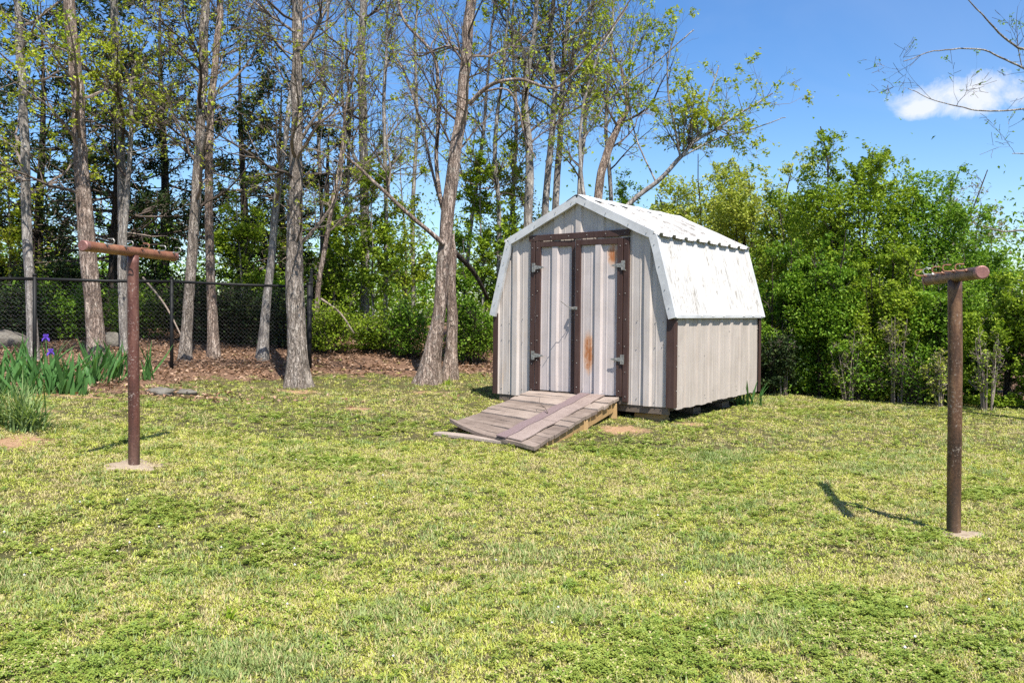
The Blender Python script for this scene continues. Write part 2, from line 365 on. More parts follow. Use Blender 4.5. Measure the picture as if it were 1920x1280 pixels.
# ground: soil, thatch and moss under the blades
GROUNDM, t = mat('lawn soil'); co = world_co(t)
at_ = t.n('ShaderNodeAttribute', attribute_name='zone'); sz = t.n('ShaderNodeSeparateColor', {0: at_.outputs['Color']})
f1 = t.noise(co, 26, 5, .7); f2 = t.noise(co, 2.2, 4, .6); f3 = t.noise(co, 95, 3, .7)
thatch = t.ramp(t.math('ADD', t.math('MULTIPLY', f1, .5), t.math('MULTIPLY', f3, .5)), [(.32, (.028, .026, .012)), (.5, (.095, .085, .036)), (.68, (.24, .185, .10))])
thatch = t.mix(t.rng(f2, .4, .65, 0, .5), thatch, (.05, .065, .018))
red = t.ramp(t.math('ADD', t.math('MULTIPLY', f1, .6), t.math('MULTIPLY', f3, .4)), [(.3, (.17, .09, .045)), (.5, (.37, .225, .125)), (.7, (.48, .345, .22))])
lit = t.ramp(t.math('ADD', t.math('MULTIPLY', f1, .6), t.math('MULTIPLY', f3, .4)), [(.3, (.045, .03, .02)), (.5, (.17, .10, .065)), (.7, (.34, .22, .15))])
edge = t.math('MULTIPLY', t.math('SUBTRACT', f1, .5), 1.3)
col = t.mix(t.rng(t.math('ADD', sz.outputs[0], edge), .35, .65), thatch, red)
col = t.mix(t.rng(t.math('ADD', sz.outputs[1], edge), .35, .65), col, lit)
finish(t, col, .95, t.math('ADD', f1, t.math('MULTIPLY', f3, .5)), .03, .8, spec=.1)

def blade_mat(name, dry, green, dark, dryamt):
    m, t = mat(name); p = world_co(t); r = island(t); oi = t.n('ShaderNodeObjectInfo').outputs['Random']
    big = t.noise(p, .45, 3, .6); mid = t.noise(p, 2.6, 3, .6)
    f = t.math('ADD', t.math('MULTIPLY', t.math('ADD', r, oi), .32), t.math('ADD', t.math('MULTIPLY', big, .55), t.math('MULTIPLY', mid, .55)))
    f = t.math('SUBTRACT', f, .35, clamp=True)
    col = t.ramp(f, [(.12, dark), (.42, green), (.62, tuple((a+b)/2 for a, b in zip(green, dry))), (.8, dry)])
    dead = t.math('GREATER_THAN', t.math('ADD', r, t.math('MULTIPLY', t.math('SUBTRACT', mid, .5), .6)), 1-dryamt)
    col = t.mix(dead, col, (.48, .40, .20))
    finish(t, col, .5, spec=.3, trans=.22, tcol=t.mix(1.0, col, (1.3, 1.35, .7), 'MULTIPLY')); return m
GRASSM = blade_mat('lawn blades', (.50, .475, .12), (.37, .41, .06), (.17, .24, .03), .13)
CLOVERM = blade_mat('clover leaflets', (.32, .35, .07), (.20, .27, .04), (.10, .175, .025), .06)
TALLM = blade_mat('bluish tuft blades', (.33, .36, .11), (.21, .28, .085), (.13, .20, .05), .10)
THATCHM = blade_mat('dry thatch', (.52, .42, .23), (.47, .40, .18), (.36, .33, .11), .5)
FLOWERW, t = mat('white flower'); finish(t, (.75, .72, .66), .7, trans=.2)

#@@SHEDFRAME
# ------------------------------------------------------------------ shed frame (needed by the terrain masks)
SW, SD, YAW = 2.684, 2.85, .634
_u = np.array([-math.cos(YAW), math.sin(YAW)]); _v = np.array([math.sin(YAW), math.cos(YAW)])
SO = np.array([1.936, 10.3])+SW*_u                     # front left bottom corner
SZ = CZ-1.113+.0125*SW
def to_shed(x, y):
    dx = np.asarray(x)-SO[0]; dy = np.asarray(y)-SO[1]
    return -(dx*_u[0]+dy*_u[1]), dx*_v[0]+dy*_v[1]
def from_shed(a, b):
    q = SO-a*_u+b*_v; return q

# zones of the ground: 0 red soil, 1 leaf litter
def blob(x, y, cx, cy, rx, ry, rot=0):
    c, s = math.cos(rot), math.sin(rot); dx = x-cx; dy = y-cy
    a = (dx*c+dy*s)/rx; b = (-dx*s+dy*c)/ry
    return np.clip(.62*(1.35-np.hypot(a, b))+.9*(n2(x, y, 4.0, 5)-.5), 0, 1)
def lawn_edge(x):      # depth at which the mown lawn ends
    xs = np.array([-12, -7, -5.6, -4.6, -3.2, -1.2, .2, 2, 4.2, 5.5, 6.5, 7.5, 9, 12])
    ys = np.array([10.6, 10.6, 11.4, 12.6, 13.7, 14.0, 14.3, 15.0, 15.0, 14.3, 13.6, 13.0, 12.6, 12.0])
    return np.interp(x, xs, ys)
def gpt(px, py):       # where the sight line of a photo pixel meets the ground
    d = 6.0
    for _ in range(40):
        p = at(px, py, d); dz = p[2]-tzf(p[0], p[1]); d += dz/max((py-YH)/F, .02)*.7
    return at(px, py, d)
def soil_mask(x, y):
    m = np.zeros_like(x)
    for (px, py, rx, ry) in ((30, 828, .55, .38), (1165, 806, .36, .30), (1810, 1000, .15, .12), (245, 872, .22, .13), (680, 766, .25, .22), (120, 740, 1.2, .16),
                             (1290, 795, .5, .14), (60, 640+130, .5, .16), (400, 745, .5, .16), (790, 735, .5, .22), (560, 735, .5, .25), (1050, 640+200, .2, .15), (1000, 828, .35, .09)):
        g = SOILP[(px, py)]
        m = np.maximum(m, blob(x, y, g[0], g[1], rx, ry))
    return m
SOILP = {k: gpt(*k) for k in ((30, 828), (1165, 806), (1810, 1000), (245, 872), (680, 766), (120, 740), (1290, 795), (60, 770), (400, 745), (790, 735), (560, 735), (1050, 840), (1000, 828))}
def litter_mask(x, y):
    e = lawn_edge(x)+.15+1.1*(n2(x, y, .8, 9)-.5)+1.0*(n2(x, y, 3.1, 10)-.5)
    bed = blob(x, y, *SOILP[(120, 740)][:2]+np.array([-.1, .75]), 2.0, .7)
    return np.maximum(np.clip((y-e)/.5+.5, 0, 1), bed)

# ------------------------------------------------------------------ ground sheet
gx = np.concatenate([-np.geomspace(700, 9, 26)[:-1], np.arange(-9, 9.01, .10), np.geomspace(9, 700, 26)[1:]])
gy = np.concatenate([-np.geomspace(300, 1, 14)[:-1], np.arange(-1, 17.01, .10), np.geomspace(17, 900, 34)[1:]])
X, Y = np.meshgrid(gx, gy); Z = tz(X, Y)
lm = np.where((Y > 8) & (np.abs(X) < 60) & (Y < 60), 1.0, 0)
Z = Z+.03*(n2(X, Y, 3, 4)-.5)*(litter_mask(X, Y) > .5)*lm
gi = np.arange(X.size).reshape(X.shape)
gq = np.stack([gi[:-1, :-1], gi[:-1, 1:], gi[1:, 1:], gi[1:, :-1]], -1).reshape(-1, 4)
gme = mesh_np('ground', np.stack([X, Y, Z], -1).reshape(-1, 3), gq, None, GROUNDM, True)
zc = np.zeros((X.size, 4), np.float32); zc[:, 0] = soil_mask(X, Y).ravel(); zc[:, 1] = litter_mask(X, Y).ravel(); zc[:, 3] = 1
ca = gme.color_attributes.new('zone', 'FLOAT_COLOR', 'POINT'); ca.data.foreach_set('color', zc.ravel())
ground = link('ground', gme); ground['kind'] = 'structure'

#@@GRASS
# ------------------------------------------------------------------ grass: clumps scattered over the lawn by geometry nodes
def blades_mesh(name, m, nb, rr, h0, h1, w, lean, seed):
    r = np.random.RandomState(seed); a = r.uniform(0, 2*np.pi, nb); rad_ = rr*np.sqrt(r.uniform(0, 1, nb))
    B = np.stack([rad_*np.cos(a), rad_*np.sin(a), np.full(nb, -.004)], -1)
    h = r.uniform(h0, h1, nb); th = r.uniform(0, 2*np.pi, nb); ln = r.uniform(.25, 1, nb)*lean
    D = np.stack([np.cos(th)*np.sin(ln), np.sin(th)*np.sin(ln), np.cos(ln)], -1)
    Sd = np.stack([-np.sin(th+r.uniform(-.6, .6, nb)), np.cos(th), np.zeros(nb)], -1); Sd = unit(Sd)
    ww = (w*r.uniform(.6, 1.3, nb))[:, None]
    mid = B+D*(h*.55)[:, None]; D2 = unit(D+np.stack([np.cos(th), np.sin(th), -np.ones(nb)*.2], -1)*(.55*ln/lean)[:, None]); tip = mid+D2*(h*.5)[:, None]
    v = np.stack([B-Sd*ww*.5, B+Sd*ww*.5, mid+Sd*ww*.45, mid-Sd*ww*.45, tip], 1).reshape(-1, 3)
    i = np.arange(nb)[:, None]*5
    return mesh_np(name, v, i+np.array([[0, 1, 2, 3]]), i+np.array([[3, 2, 4]]), m)
def clover_mesh(name, m, nb, rr, seed):
    r = np.random.RandomState(seed); v = []; q = []
    for k in range(nb):
        a = r.uniform(0, 6.28); d = rr*math.sqrt(r.rand()); c = np.array([d*math.cos(a), d*math.sin(a), r.uniform(.010, .035)])
        a0 = r.uniform(0, 6.28); s = r.uniform(.008, .0135); tilt = r.uniform(-.5, .5, 2)
        for j in range(3):
            b = a0+j*2.09; e = np.array([math.cos(b), math.sin(b), tilt[0]*math.cos(b)+tilt[1]*math.sin(b)]); f = np.array([-math.sin(b), math.cos(b), -tilt[0]*math.sin(b)+tilt[1]*math.cos(b)])
            p = [c, c+e*s*.7+f*s*.5+(0, 0, .002), c+e*s*1.25, c+e*s*.7-f*s*.5+(0, 0, .002)]
            q.append([len(v), len(v)+1, len(v)+2, len(v)+3]); v += p
    return mesh_np(name, np.array(v), q, None, m)
def scatter(name, pts, rot, sc, variants, label):
    me = bpy.data.meshes.new(name); n_ = len(pts)
    me.vertices.add(n_); me.vertices.foreach_set('co', np.asarray(pts, np.float32).ravel())
    a = me.attributes.new('rot', 'FLOAT_VECTOR', 'POINT'); a.data.foreach_set('vector', np.asarray(rot, np.float32).ravel())
    a = me.attributes.new('scl', 'FLOAT', 'POINT'); a.data.foreach_set('value', np.asarray(sc, np.float32))
    a = me.attributes.new('idx', 'INT', 'POINT'); a.data.foreach_set('value', RS.randint(0, len(variants), n_).astype(np.int32))
    ob = link(name, me); ob['kind'] = 'stuff'; ob['label'] = label
    g = bpy.data.node_groups.new(name, 'GeometryNodeTree')
    g.interface.new_socket('Geometry', in_out='INPUT', socket_type='NodeSocketGeometry')
    g.interface.new_socket('Geometry', in_out='OUTPUT', socket_type='NodeSocketGeometry')
    gi_ = g.nodes.new('NodeGroupInput'); go = g.nodes.new('NodeGroupOutput'); ip = g.nodes.new('GeometryNodeInstanceOnPoints')
    jn = g.nodes.new('GeometryNodeJoinGeometry')
    for vm in variants:
        vo = bpy.data.objects.new(vm.name, vm); oi = g.nodes.new('GeometryNodeObjectInfo'); oi.inputs['Object'].default_value = vo; oi.inputs['As Instance'].default_value = True
        g.links.new(oi.outputs['Geometry'], jn.inputs[0])
    def attr(nm, ty):
        nd = g.nodes.new('GeometryNodeInputNamedAttribute'); nd.data_type = ty; nd.inputs['Name'].default_value = nm
        return [s for s in nd.outputs if s.enabled][0]
    g.links.new(gi_.outputs[0], ip.inputs['Points']); g.links.new(jn.outputs[0], ip.inputs['Instance']); ip.inputs['Pick Instance'].default_value = True
    g.links.new(attr('idx', 'INT'), ip.inputs['Instance Index']); g.links.new(attr('scl', 'FLOAT'), ip.inputs['Scale'])
    er = g.nodes.new('FunctionNodeEulerToRotation'); g.links.new(attr('rot', 'FLOAT_VECTOR'), er.inputs[0]); g.links.new(er.outputs[0], ip.inputs['Rotation'])
    g.links.new(ip.outputs[0], go.inputs[0])
    md = ob.modifiers.new('scatter', 'NODES'); md.node_group = g
    return ob
def lawn_points(n_, y0, y1):
    y = np.sqrt(RS.uniform(y0*y0, y1*y1, n_)); x = RS.uniform(-1, 1, n_)*(y*.66+2.6)
    return x, y
xs, ys = [], []
for n_, a, b in ((56000, 2.2, 5), (72000, 5, 9), (56000, 9, 15.2)):
    x, y = lawn_points(n_, a, b); xs.append(x); ys.append(y)
x = np.concatenate(xs); y = np.concatenate(ys)
def thin(x, y, keep): return x[keep], y[keep]
soil = soil_mask(x, y); lit_ = litter_mask(x, y); sa, sb = to_shed(x, y)
under = (sa > .1) & (sa < SW-.1) & (sb > .12) & (sb < SD-.1)
dens = np.clip(1.1-soil*1.25, .07, 1)*np.clip(1-lit_*1.25, .03, 1)*np.where(under, .02, 1)
dens = dens*np.clip(.60+(n2(x, y, 16., 2, 2)-.36)*2.2, .42, 1)
far_bare = np.clip((y-9.5)/4, 0, 1)*(x < .8)          # thinner, trampled grass towards the trees
dens = dens*(1-.55*far_bare)
keep = RS.rand(len(x)) < dens; x, y = thin(x, y, keep)
# places of clover and of tall blue tufts
cl_n = .62*n2(x, y, .55, 11)+.38*n2(x, y, 3.0, 12)
cp = np.zeros(len(x))
for px, py, rr_ in ((110, 1000, .45), (330, 965, .38), (210, 1045, .35), (520, 1030, .28), (420, 1000, .25), (1250, 1240, .4), (1700, 1230, .55), (330, 760, .55), (560, 790, .7), (40, 1250, .4), (1850, 930, .35), (1500, 770, .7), (780, 800, .6), (1180, 835, .5), (1690, 1010, .3), (620, 870, .35), (100, 1230, .3), (1600, 1150, .35)):
    g = gpt(px, py); cp = np.maximum(cp, np.clip(1.4-np.hypot((x-g[0])/(rr_*1.5), (y-g[1])/rr_), 0, 1))
pc = .02+np.clip((cl_n-.56)*3, 0, .5)*.3+.55*cp*np.clip(.15+(n2(x, y, 5.5, 14)-.40)*4.0, 0, 1)
is_cl = RS.rand(len(x)) < pc
tl_n = n2(x, y, 2.2, 21); tp = np.zeros(len(x))
for px, py, rr_ in ((1370, 1060, .20), (1345, 858, .28), (1330, 1010, .12), (700, 1150, .15), (1060, 1150, .18), (60, 1080, .25), (1480, 1180, .22), (480, 1235, .25), (1650, 880, .3), (1000, 1040, .2)):
    g = gpt(px, py); tp = np.maximum(tp, np.clip(1.3-np.hypot((x-g[0])/(rr_*1.5), (y-g[1])/rr_), 0, 1))
is_tl = (~is_cl) & (RS.rand(len(x)) < np.clip((tl_n-.50)*2.2, .03, .4)*.6+tp*.7)
dr_n = .5*n2(x, y, 1.1, 31)+.5*n2(x, y, 4.2, 32)
is_dr = (~is_cl) & (~is_tl) & (RS.rand(len(x)) < np.clip((dr_n-.45)*2.6, .02, .55))
is_gr = ~(is_cl | is_tl)
def place(sel, name, variants, s0, s1, label, tilt=.2):
    px_, py_ = x[sel], y[sel]; k = len(px_)
    rot = np.stack([RS.uniform(-tilt, tilt, k), RS.uniform(-tilt, tilt, k), RS.uniform(0, 6.28, k)], -1)
    sc = RS.uniform(s0, s1, k)*np.clip(.85+py_*.028, .9, 1.3)
    scatter(name, np.stack([px_, py_, tz(px_, py_)], -1), rot, sc, variants, label)
place(is_gr & ~is_dr, 'lawn_grass', [blades_mesh('grass_clump', GRASSM, 26, .042, .011, .026, .0054, 1.45, 100+i) for i in range(8)], .7, 1.25, 'short yellow green lawn grass')
place(is_cl, 'clover', [clover_mesh('clover_clump', CLOVERM, 17, .042, 200+i) for i in range(4)], .65, 1.05, 'dark green clover patches in the lawn')
place(is_tl, 'grass_tufts', [blades_mesh('tuft_clump', TALLM, 22, .04, .02, .055, .005, 1.25, 300+i) for i in range(4)], .8, 1.15, 'bluish green taller grass tufts')
place(is_dr, 'dry_thatch', [blades_mesh('thatch_clump', THATCHM, 26, .045, .015, .035, .0042, 1.55, 400+i) for i in range(4)], .8, 1.15, 'dry tan thatch between the green grass')

#@@LITTER
# ------------------------------------------------------------------ leaf litter under the trees
k = 60000
ly = np.sqrt(RS.uniform(10**2, 20**2, k)); lx = RS.uniform(-1, .65, k)*(ly*.62)
m_ = litter_mask(lx, ly); keep = (RS.rand(k) < m_*np.where(lx > 1.5, .35, 1)*np.clip(1.25-(ly-16)/5, .2, 1)*np.clip(.25+(n2(lx, ly, 2.2, 15)-.35)*3.5, .15, 1)+.02*(ly > 11))
keep &= ~((lx > 3.5) & (RS.rand(k) < .8)); lx, ly = lx[keep], ly[keep]; k = len(lx)
def quad_leaves(C, size, r, flat=False, droop=.3, aspect=.55, up=None):
    """folded diamond leaves, one quad each: C centres, size lengths"""
    k = len(C)
    if flat:
        a = r.uniform(0, 2*np.pi, k); T = np.stack([np.cos(a), np.sin(a), r.normal(0, .35, k)], -1)
    else:
        T = r.normal(0, 1, (k, 3)); T[:, 2] = T[:, 2]*.6-droop
    T = unit(T); U = r.normal(0, .5 if not flat else .35, (k, 3))+np.array([0, 0, 1.0 if up is None else up]); Sd = unit(np.cross(T, U)); Nn = np.cross(Sd, T)
    s = size[:, None]; asp = aspect*r.uniform(.8, 1.2, k)[:, None]
    b = C-T*s*.5; tip = C+T*s*.5-Nn*s*.08; l = C-Sd*s*asp*.5+Nn*s*.10-T*s*.05; rr = C+Sd*s*asp*.5+Nn*s*.10-T*s*.05
    return np.stack([b, rr, tip, l], 1).reshape(-1, 3), np.arange(4*k).reshape(-1, 4)
v, q = quad_leaves(np.stack([lx, ly, tz(lx, ly)+RS.uniform(.01, .05, k)], -1), RS.uniform(.035, .088, k), RS, True)
o = link('leaf_litter', mesh_np('leaf_litter', v, q, None, LITTER)); o['kind'] = 'stuff'; o['label'] = 'brown fallen leaves under the trees'

#@@SHED
# ------------------------------------------------------------------ the shed
shed = empty('storage_shed', (SO[0], SO[1], SZ-.0125*SW*0), 'weathered beige metal shed with barn shaped white roof and brown trim', 'shed', rot=(0, .0125, -YAW))
shed.location.z = CZ-1.113+.0125*SW
HE, ZK, KW, ZP, OV, OVB = 1.14, 2.09, 1.085, 2.60, .066, .075
KX = SW/2-KW
def roofline(x):
    return np.interp(x, [0, KX, SW/2, SW-KX, SW], [HE, ZK, ZP, ZK, HE])
def ribs(w, pitch, phase, h, extra=()):
    xs = {0.0, w}
    prof = []
    kk = int(w/pitch)+3
    for i in range(-2, kk):
        c = phase+i*pitch
        prof += [(c-.054, 0), (c-.042, h), (c+.036, h), (c+.060, 0)]
        for g in (1/3, 2/3):
            m_ = c+pitch*g; prof += [(m_-.013, 0), (m_-.006, h*.13), (m_+.006, h*.13), (m_+.013, 0)]
    prof.sort(); px_ = np.array([p[0] for p in prof]); pn = np.array([p[1] for p in prof])
    s = np.unique(np.round(np.concatenate([[0, w], px_[(px_ > .002) & (px_ < w-.002)], [e for e in extra if 0 < e < w]]), 5))
    return s, np.interp(s, px_, pn)
def sheet(O, U, Vd, N_, w, pitch, phase, h, z0, z1, m, name, parent, extra=(), rows=9, dent=.0035, seed=0, thick=.003):
    s, nn = ribs(w, pitch, phase, h, extra)
    O, U, Vd, N_ = (np.array(a, float) for a in (O, U, Vd, N_))
    a = np.array([z0(t_) for t_ in s]); b = np.array([z1(t_) for t_ in s]); tt = np.linspace(0, 1, rows)
    zz = a[None]+(b-a)[None]*tt[:, None]; ss = np.broadcast_to(s, zz.shape)
    de = dent*2*(fbm(np.stack([ss*2.4+seed, zz*1.7, np.full(zz.shape, seed*3.3)], -1), 3)-.5)*2
    v = O+ss[..., None]*U+zz[..., None]*Vd+(nn[None]+de)[..., None]*N_
    i = np.arange(v.shape[0]*v.shape[1]).reshape(v.shape[:2]); q = np.stack([i[:-1, :-1], i[:-1, 1:], i[1:, 1:], i[1:, :-1]], -1).reshape(-1, 4)
    if np.dot(np.cross(U, Vd), N_) < 0: q = q[:, ::-1]
    o = link(name, mesh_np(name, v.reshape(-1, 3), q, None, m), parent)
    md = o.modifiers.new('thickness', 'SOLIDIFY'); md.thickness = thick; md.offset = -1
    return o
FP = .335; XJ0, XD0, XM, XD1, XJ1 = .60, .68, 1.325, 2.005, 2.085
c0 = lambda v_: (lambda s: v_)
EX = (0, -1, 0)
sheet((0, 0, 0), (1, 0, 0), (0, 0, 1), EX, XJ0, FP, .335, .031, c0(0), lambda s: roofline(s)-.01, WALL, 'wall_panel', shed, (KX,), 14, seed=1)
sheet((XJ1, 0, 0), (1, 0, 0), (0, 0, 1), EX, SW-XJ1, FP, 2.345-XJ1, .031, c0(0), lambda s: roofline(s+XJ1)-.01, WALL, 'wall_panel', shed, (SW-KX-XJ1,), 14, seed=2)
sheet((XJ0, 0, 0), (1, 0, 0), (0, 0, 1), EX, XJ1-XJ0, FP, 1.005-XJ0, .026, c0(2.08), lambda s: roofline(s+XJ0)-.01, WALL, 'gable_panel', shed, (SW/2-XJ0,), 5, seed=3)
# side, back and far side
SP = SD/8
for i, (y0, y1) in enumerate(((.0, SP*3+.02), (SP*3+.02, SP*6+.02), (SP*6+.02, SD))):
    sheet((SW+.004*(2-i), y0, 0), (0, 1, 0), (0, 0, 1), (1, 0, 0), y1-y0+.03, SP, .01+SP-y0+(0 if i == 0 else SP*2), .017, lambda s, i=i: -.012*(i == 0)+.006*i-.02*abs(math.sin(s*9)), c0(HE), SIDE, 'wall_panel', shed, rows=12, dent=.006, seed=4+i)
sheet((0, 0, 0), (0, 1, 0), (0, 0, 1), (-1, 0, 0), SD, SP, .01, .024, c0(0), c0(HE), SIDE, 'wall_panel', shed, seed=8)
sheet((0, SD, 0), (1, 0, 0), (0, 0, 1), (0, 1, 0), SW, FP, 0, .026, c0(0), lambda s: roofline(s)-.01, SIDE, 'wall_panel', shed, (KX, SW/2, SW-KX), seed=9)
# roof sheets
LEN = SD+OV+OVB
for sgn in (1, -1):
    def X_(x): return x if sgn > 0 else SW-x
    e0 = np.array([X_(SW), 0, HE]); k0 = np.array([X_(SW-KX), 0, ZK]); p0 = np.array([X_(SW/2), 0, ZP])
    lo = unit(k0-e0); up_ = unit(p0-k0)
    nl = unit(np.array([sgn*(k0-e0)[2], 0, -sgn*(k0-e0)[0]])); nu = unit(np.array([sgn*(p0-k0)[2], 0, -sgn*(p0-k0)[0]]))
    ll = np.linalg.norm(k0-e0); lu = np.linalg.norm(p0-k0)
    for i in range(3):
        y0 = -OV+LEN*i/3; wd = LEN/3+.04*(i < 2)
        sheet(e0+np.array([0, y0, 0])+nl*(.022+.004*i), (0, 1, 0), lo, nl, wd, SP, .06 if i == 0 else (.06+SP*8-LEN*i/3) % SP, .024, c0(-.05), c0(ll+.01), ROOFW, 'roof_panel', shed, rows=10, dent=.005, seed=20+i)
        sheet(k0+np.array([0, y0, 0])+nu*(.03+.004*i), (0, 1, 0), up_, nu, wd, SP, .06 if i == 0 else (.06+SP*8-LEN*i/3) % SP, .034, c0(-.075), c0(lu-.01), ROOFW, 'roof_panel', shed, rows=10, dent=.005, seed=30+i)
# ridge cap
mb = MB(); cs = [(SW/2-.15, ZP-.004), (SW/2-.02, ZP+.066), (SW/2+.02, ZP+.066), (SW/2+.15, ZP-.004)]
yy = np.linspace(-OV-.02, SD+OVB+.03, 14)
v = np.array([[cx_, y_, cz_+.006*math.sin(y_*9)] for y_ in yy for cx_, cz_ in cs]); i = np.arange(len(v)).reshape(-1, 4)
mb.add(v, np.stack([i[:-1, :-1], i[:-1, 1:], i[1:, 1:], i[1:, :-1]], -1).reshape(-1, 4))
rc = mb.build('ridge_cap', TRIMW, shed); md = rc.modifiers.new('t', 'SOLIDIFY'); md.thickness = .004
# white gable trims, front and back
def strip2d(p, q, off0, off1, y0, y1, name, m, n_=6, ext=(0, 0)):
    p = np.array(p, float); q = np.array(q, float); d = unit(q-p); p = p-d*ext[0]; q = q+d*ext[1]; nn = np.array([-d[1], d[0]])
    mb = MB(); ts = np.linspace(0, 1, n_); V_ = []
    for t_ in ts:
        c = p+(q-p)*t_; w_ = .004*math.sin(t_*13+p[0]*5)
        for off in (off0, off1+w_):
            for y_ in (y0, y1): V_.append([c[0]+nn[0]*off, y_, c[1]+nn[1]*off])
    i = np.arange(len(V_)).reshape(-1, 4)
    Q = []
    for a, b in ((0, 2), (2, 3), (3, 1), (1, 0)): Q.append(np.stack([i[:-1, a], i[:-1, b], i[1:, b], i[1:, a]], -1))
    Q = np.concatenate(Q+[i[:1, [0, 1, 3, 2]], i[-1:, [0, 2, 3, 1]]])
    mb.add(np.array(V_), Q); return mb.build(name, m, shed)
rl = [(0, HE), (KX, ZK), (SW/2, ZP), (SW-KX, ZK), (SW, HE)]
for yA, yB in ((-OV-.012, -.03), (SD+.03, SD+OVB+.012)):
    for j in range(4):
        ex = ((.06 if j == 0 else .0), (.06 if j == 3 else .0))
        strip2d(rl[j], rl[j+1], .052+.002*j, -.045, yA-.002*j, yB, 'gable_trim', TRIMW, ext=ex)
for sgn in (1, -1):
    x_ = SW+.045 if sgn > 0 else -.045
    mb = MB(); mb.box((x_-.012, -OV-.005, HE-.058), (x_+.012, SD+OVB+.006, HE-.010)); bevel(mb.build('eave_trim', TRIMW, shed), .005)
# corner trims
for (x_, s_) in ((SW, 1), (0, -1)):
    for y_, t_ in ((0, -1), (SD, 1)):
        mb = MB()
        a, b = (x_-.075, x_+.034) if s_ > 0 else (x_-.034, x_+.055)
        ya, yb = (y_-.034, y_-.029) if t_ < 0 else (y_+.029, y_+.034)
        mb.box((a, ya, .0), (b, yb, HE-.02))
        xa, xb = (x_+.028, x_+.034) if s_ > 0 else (x_-.034, x_-.028)
        yc, yd = (y_-.0285, y_+.055) if t_ < 0 else (y_-.055, y_+.0285)
        mb.box((xa, yc, .0), (xb, yd, HE-.02)); bevel(mb.build('corner_trim', BROWN, shed), .003)
# door frame
mb = MB(); mb.box((XJ0-.03, -.044, 2.085), (XJ1+.01, -.028, 2.165), M=lambda v: v+np.stack([v[:, 0]*0, v[:, 0]*0, (v[:, 0]-.6)*.012], -1)); bevel(mb.build('header', BROWN, shed), .003)
for a, b, nm in ((XJ0, XD0-.010, 'jamb'), (XD1+.012, XJ1+.005, 'jamb')):
    mb = MB(); mb.box((a, -.042, .03), (b, -.004, 2.083)); bevel(mb.build(nm, BROWN, shed), .004)
mb = MB(); mb.box((XJ0, -.02, .0), (XJ1, .03, .085)); mb.build('threshold', OLDW, shed)
mb = MB(); mb.box((XJ0, .10, 0.1), (XJ1, .104, 2.08)); mb.build('dark_gap_backing', BLACKM, shed)  # black sheet added behind the doors, stands in for shade in the gaps
def swing(x0, ang):
    c, s = math.cos(ang), math.sin(ang)
    def M(v):
        v = np.array(v, float); dx = v[:, 0]-x0; dy = v[:, 1]
        return np.stack([x0+dx*c-dy*s, dx*s+dy*c, v[:, 2]], -1)
    return M
DZ0, DZ1 = .10, 2.075
doors = []
for (a, b, hx, ang, yb, m, ph) in ((XD0, XM-.006, XD0, rad(1.3), -.010, DOOR_L, XD0+.30), (XM+.002, XD1, XD1, rad(2.6), -.016, DOOR_R, XM+.335)):
    M = swing(hx, ang)
    d = sheet((a, yb, 0), (1, 0, 0), (0, 0, 1), EX, b-a, FP, ph-a, .030, c0(DZ0), c0(DZ1), m, 'door', shed, rows=14, dent=.005, seed=int(a*10))
    co = np.empty(len(d.data.vertices)*3); d.data.vertices.foreach_get('co', co); co = M(co.reshape(-1, 3)); d.data.vertices.foreach_set('co', co.ravel().astype(np.float32))
    for (u0, u1) in ((a+.004, a+.074), (b-.074, b+.002)):
        mb = MB(); zs = np.linspace(DZ0-.01, DZ1, 8)
        for z0_, z1_ in zip(zs[:-1], zs[1:]): pass
        mb.box((u0, yb-.036, DZ0-.008), (u1, yb+.004, DZ1+.003), M=M); bevel(mb.build('stile', BROWN, d), .004)
    mb = MB(); mb.box((a+.076, yb-.033, DZ1-.07), (b-.076, yb-.001, DZ1+.001), M=M); bevel(mb.build('top_rail', BROWN, d), .003)
    # strap hinges
    for hz in (.56, 1.735):
        mb = MB(); s_ = 1 if hx == XD0 else -1
        mb.box((hx-s_*.045, yb-.052, hz-.06), (hx-s_*.006, yb-.044, hz+.06))
        mb.tube([(hx, yb-.05, hz-.058), (hx, yb-.05, hz+.058)], .008, 8)
        P = np.array([[hx+s_*.008, hz-.030], [hx+s_*.008, hz+.030], [hx+s_*.135, hz+.009], [hx+s_*.148, hz], [hx+s_*.135, hz-.009]])
        vv = np.concatenate([np.stack([P[:, 0], np.full(5, yy_), P[:, 1]], -1) for yy_ in (yb-.052, yb-.044)])
        mb.add(M(vv), [[i_, (i_+1) % 5, (i_+1) % 5+5, i_+5] for i_ in range(5)]+[[0, 1, 2, 4], [5, 9, 7, 6]], [[2, 3, 4], [7, 9, 8]])
        for tt_ in (.03, .07, .115): mb.box((hx+s_*tt_-.006, yb-.056, hz-.006), (hx+s_*tt_+.006, yb-.051, hz+.006), M=M)
        mb.build('hinge', ZINC, d)
    doors.append(d)
mb = MB(); yl = -.075
mb.box((XM-.035, yl-.012, 1.175), (XM+.045, yl-.002, 1.215)); mb.box((XM-.075, yl-.005, 1.18), (XM-.04, yl+.03, 1.21))
mb.tube([(XM+.0, yl-.01, 1.185), (XM+.01, yl-.045, 1.183), (XM+.02, yl-.045, 1.207), (XM+.025, yl-.01, 1.205)], .005, 6)
bevel(mb.build('latch', ZINC, doors[1]), .002)
mb = MB(); mb.tube(spline([(XM-.01, yl-.02, 1.195), (XM-.05, yl-.09, 1.215), (XM-.075, yl-.17, 1.265), (XM-.085, yl-.20, 1.28)], 8), .004, 6); mb.build('wire', ZINC, doors[1])
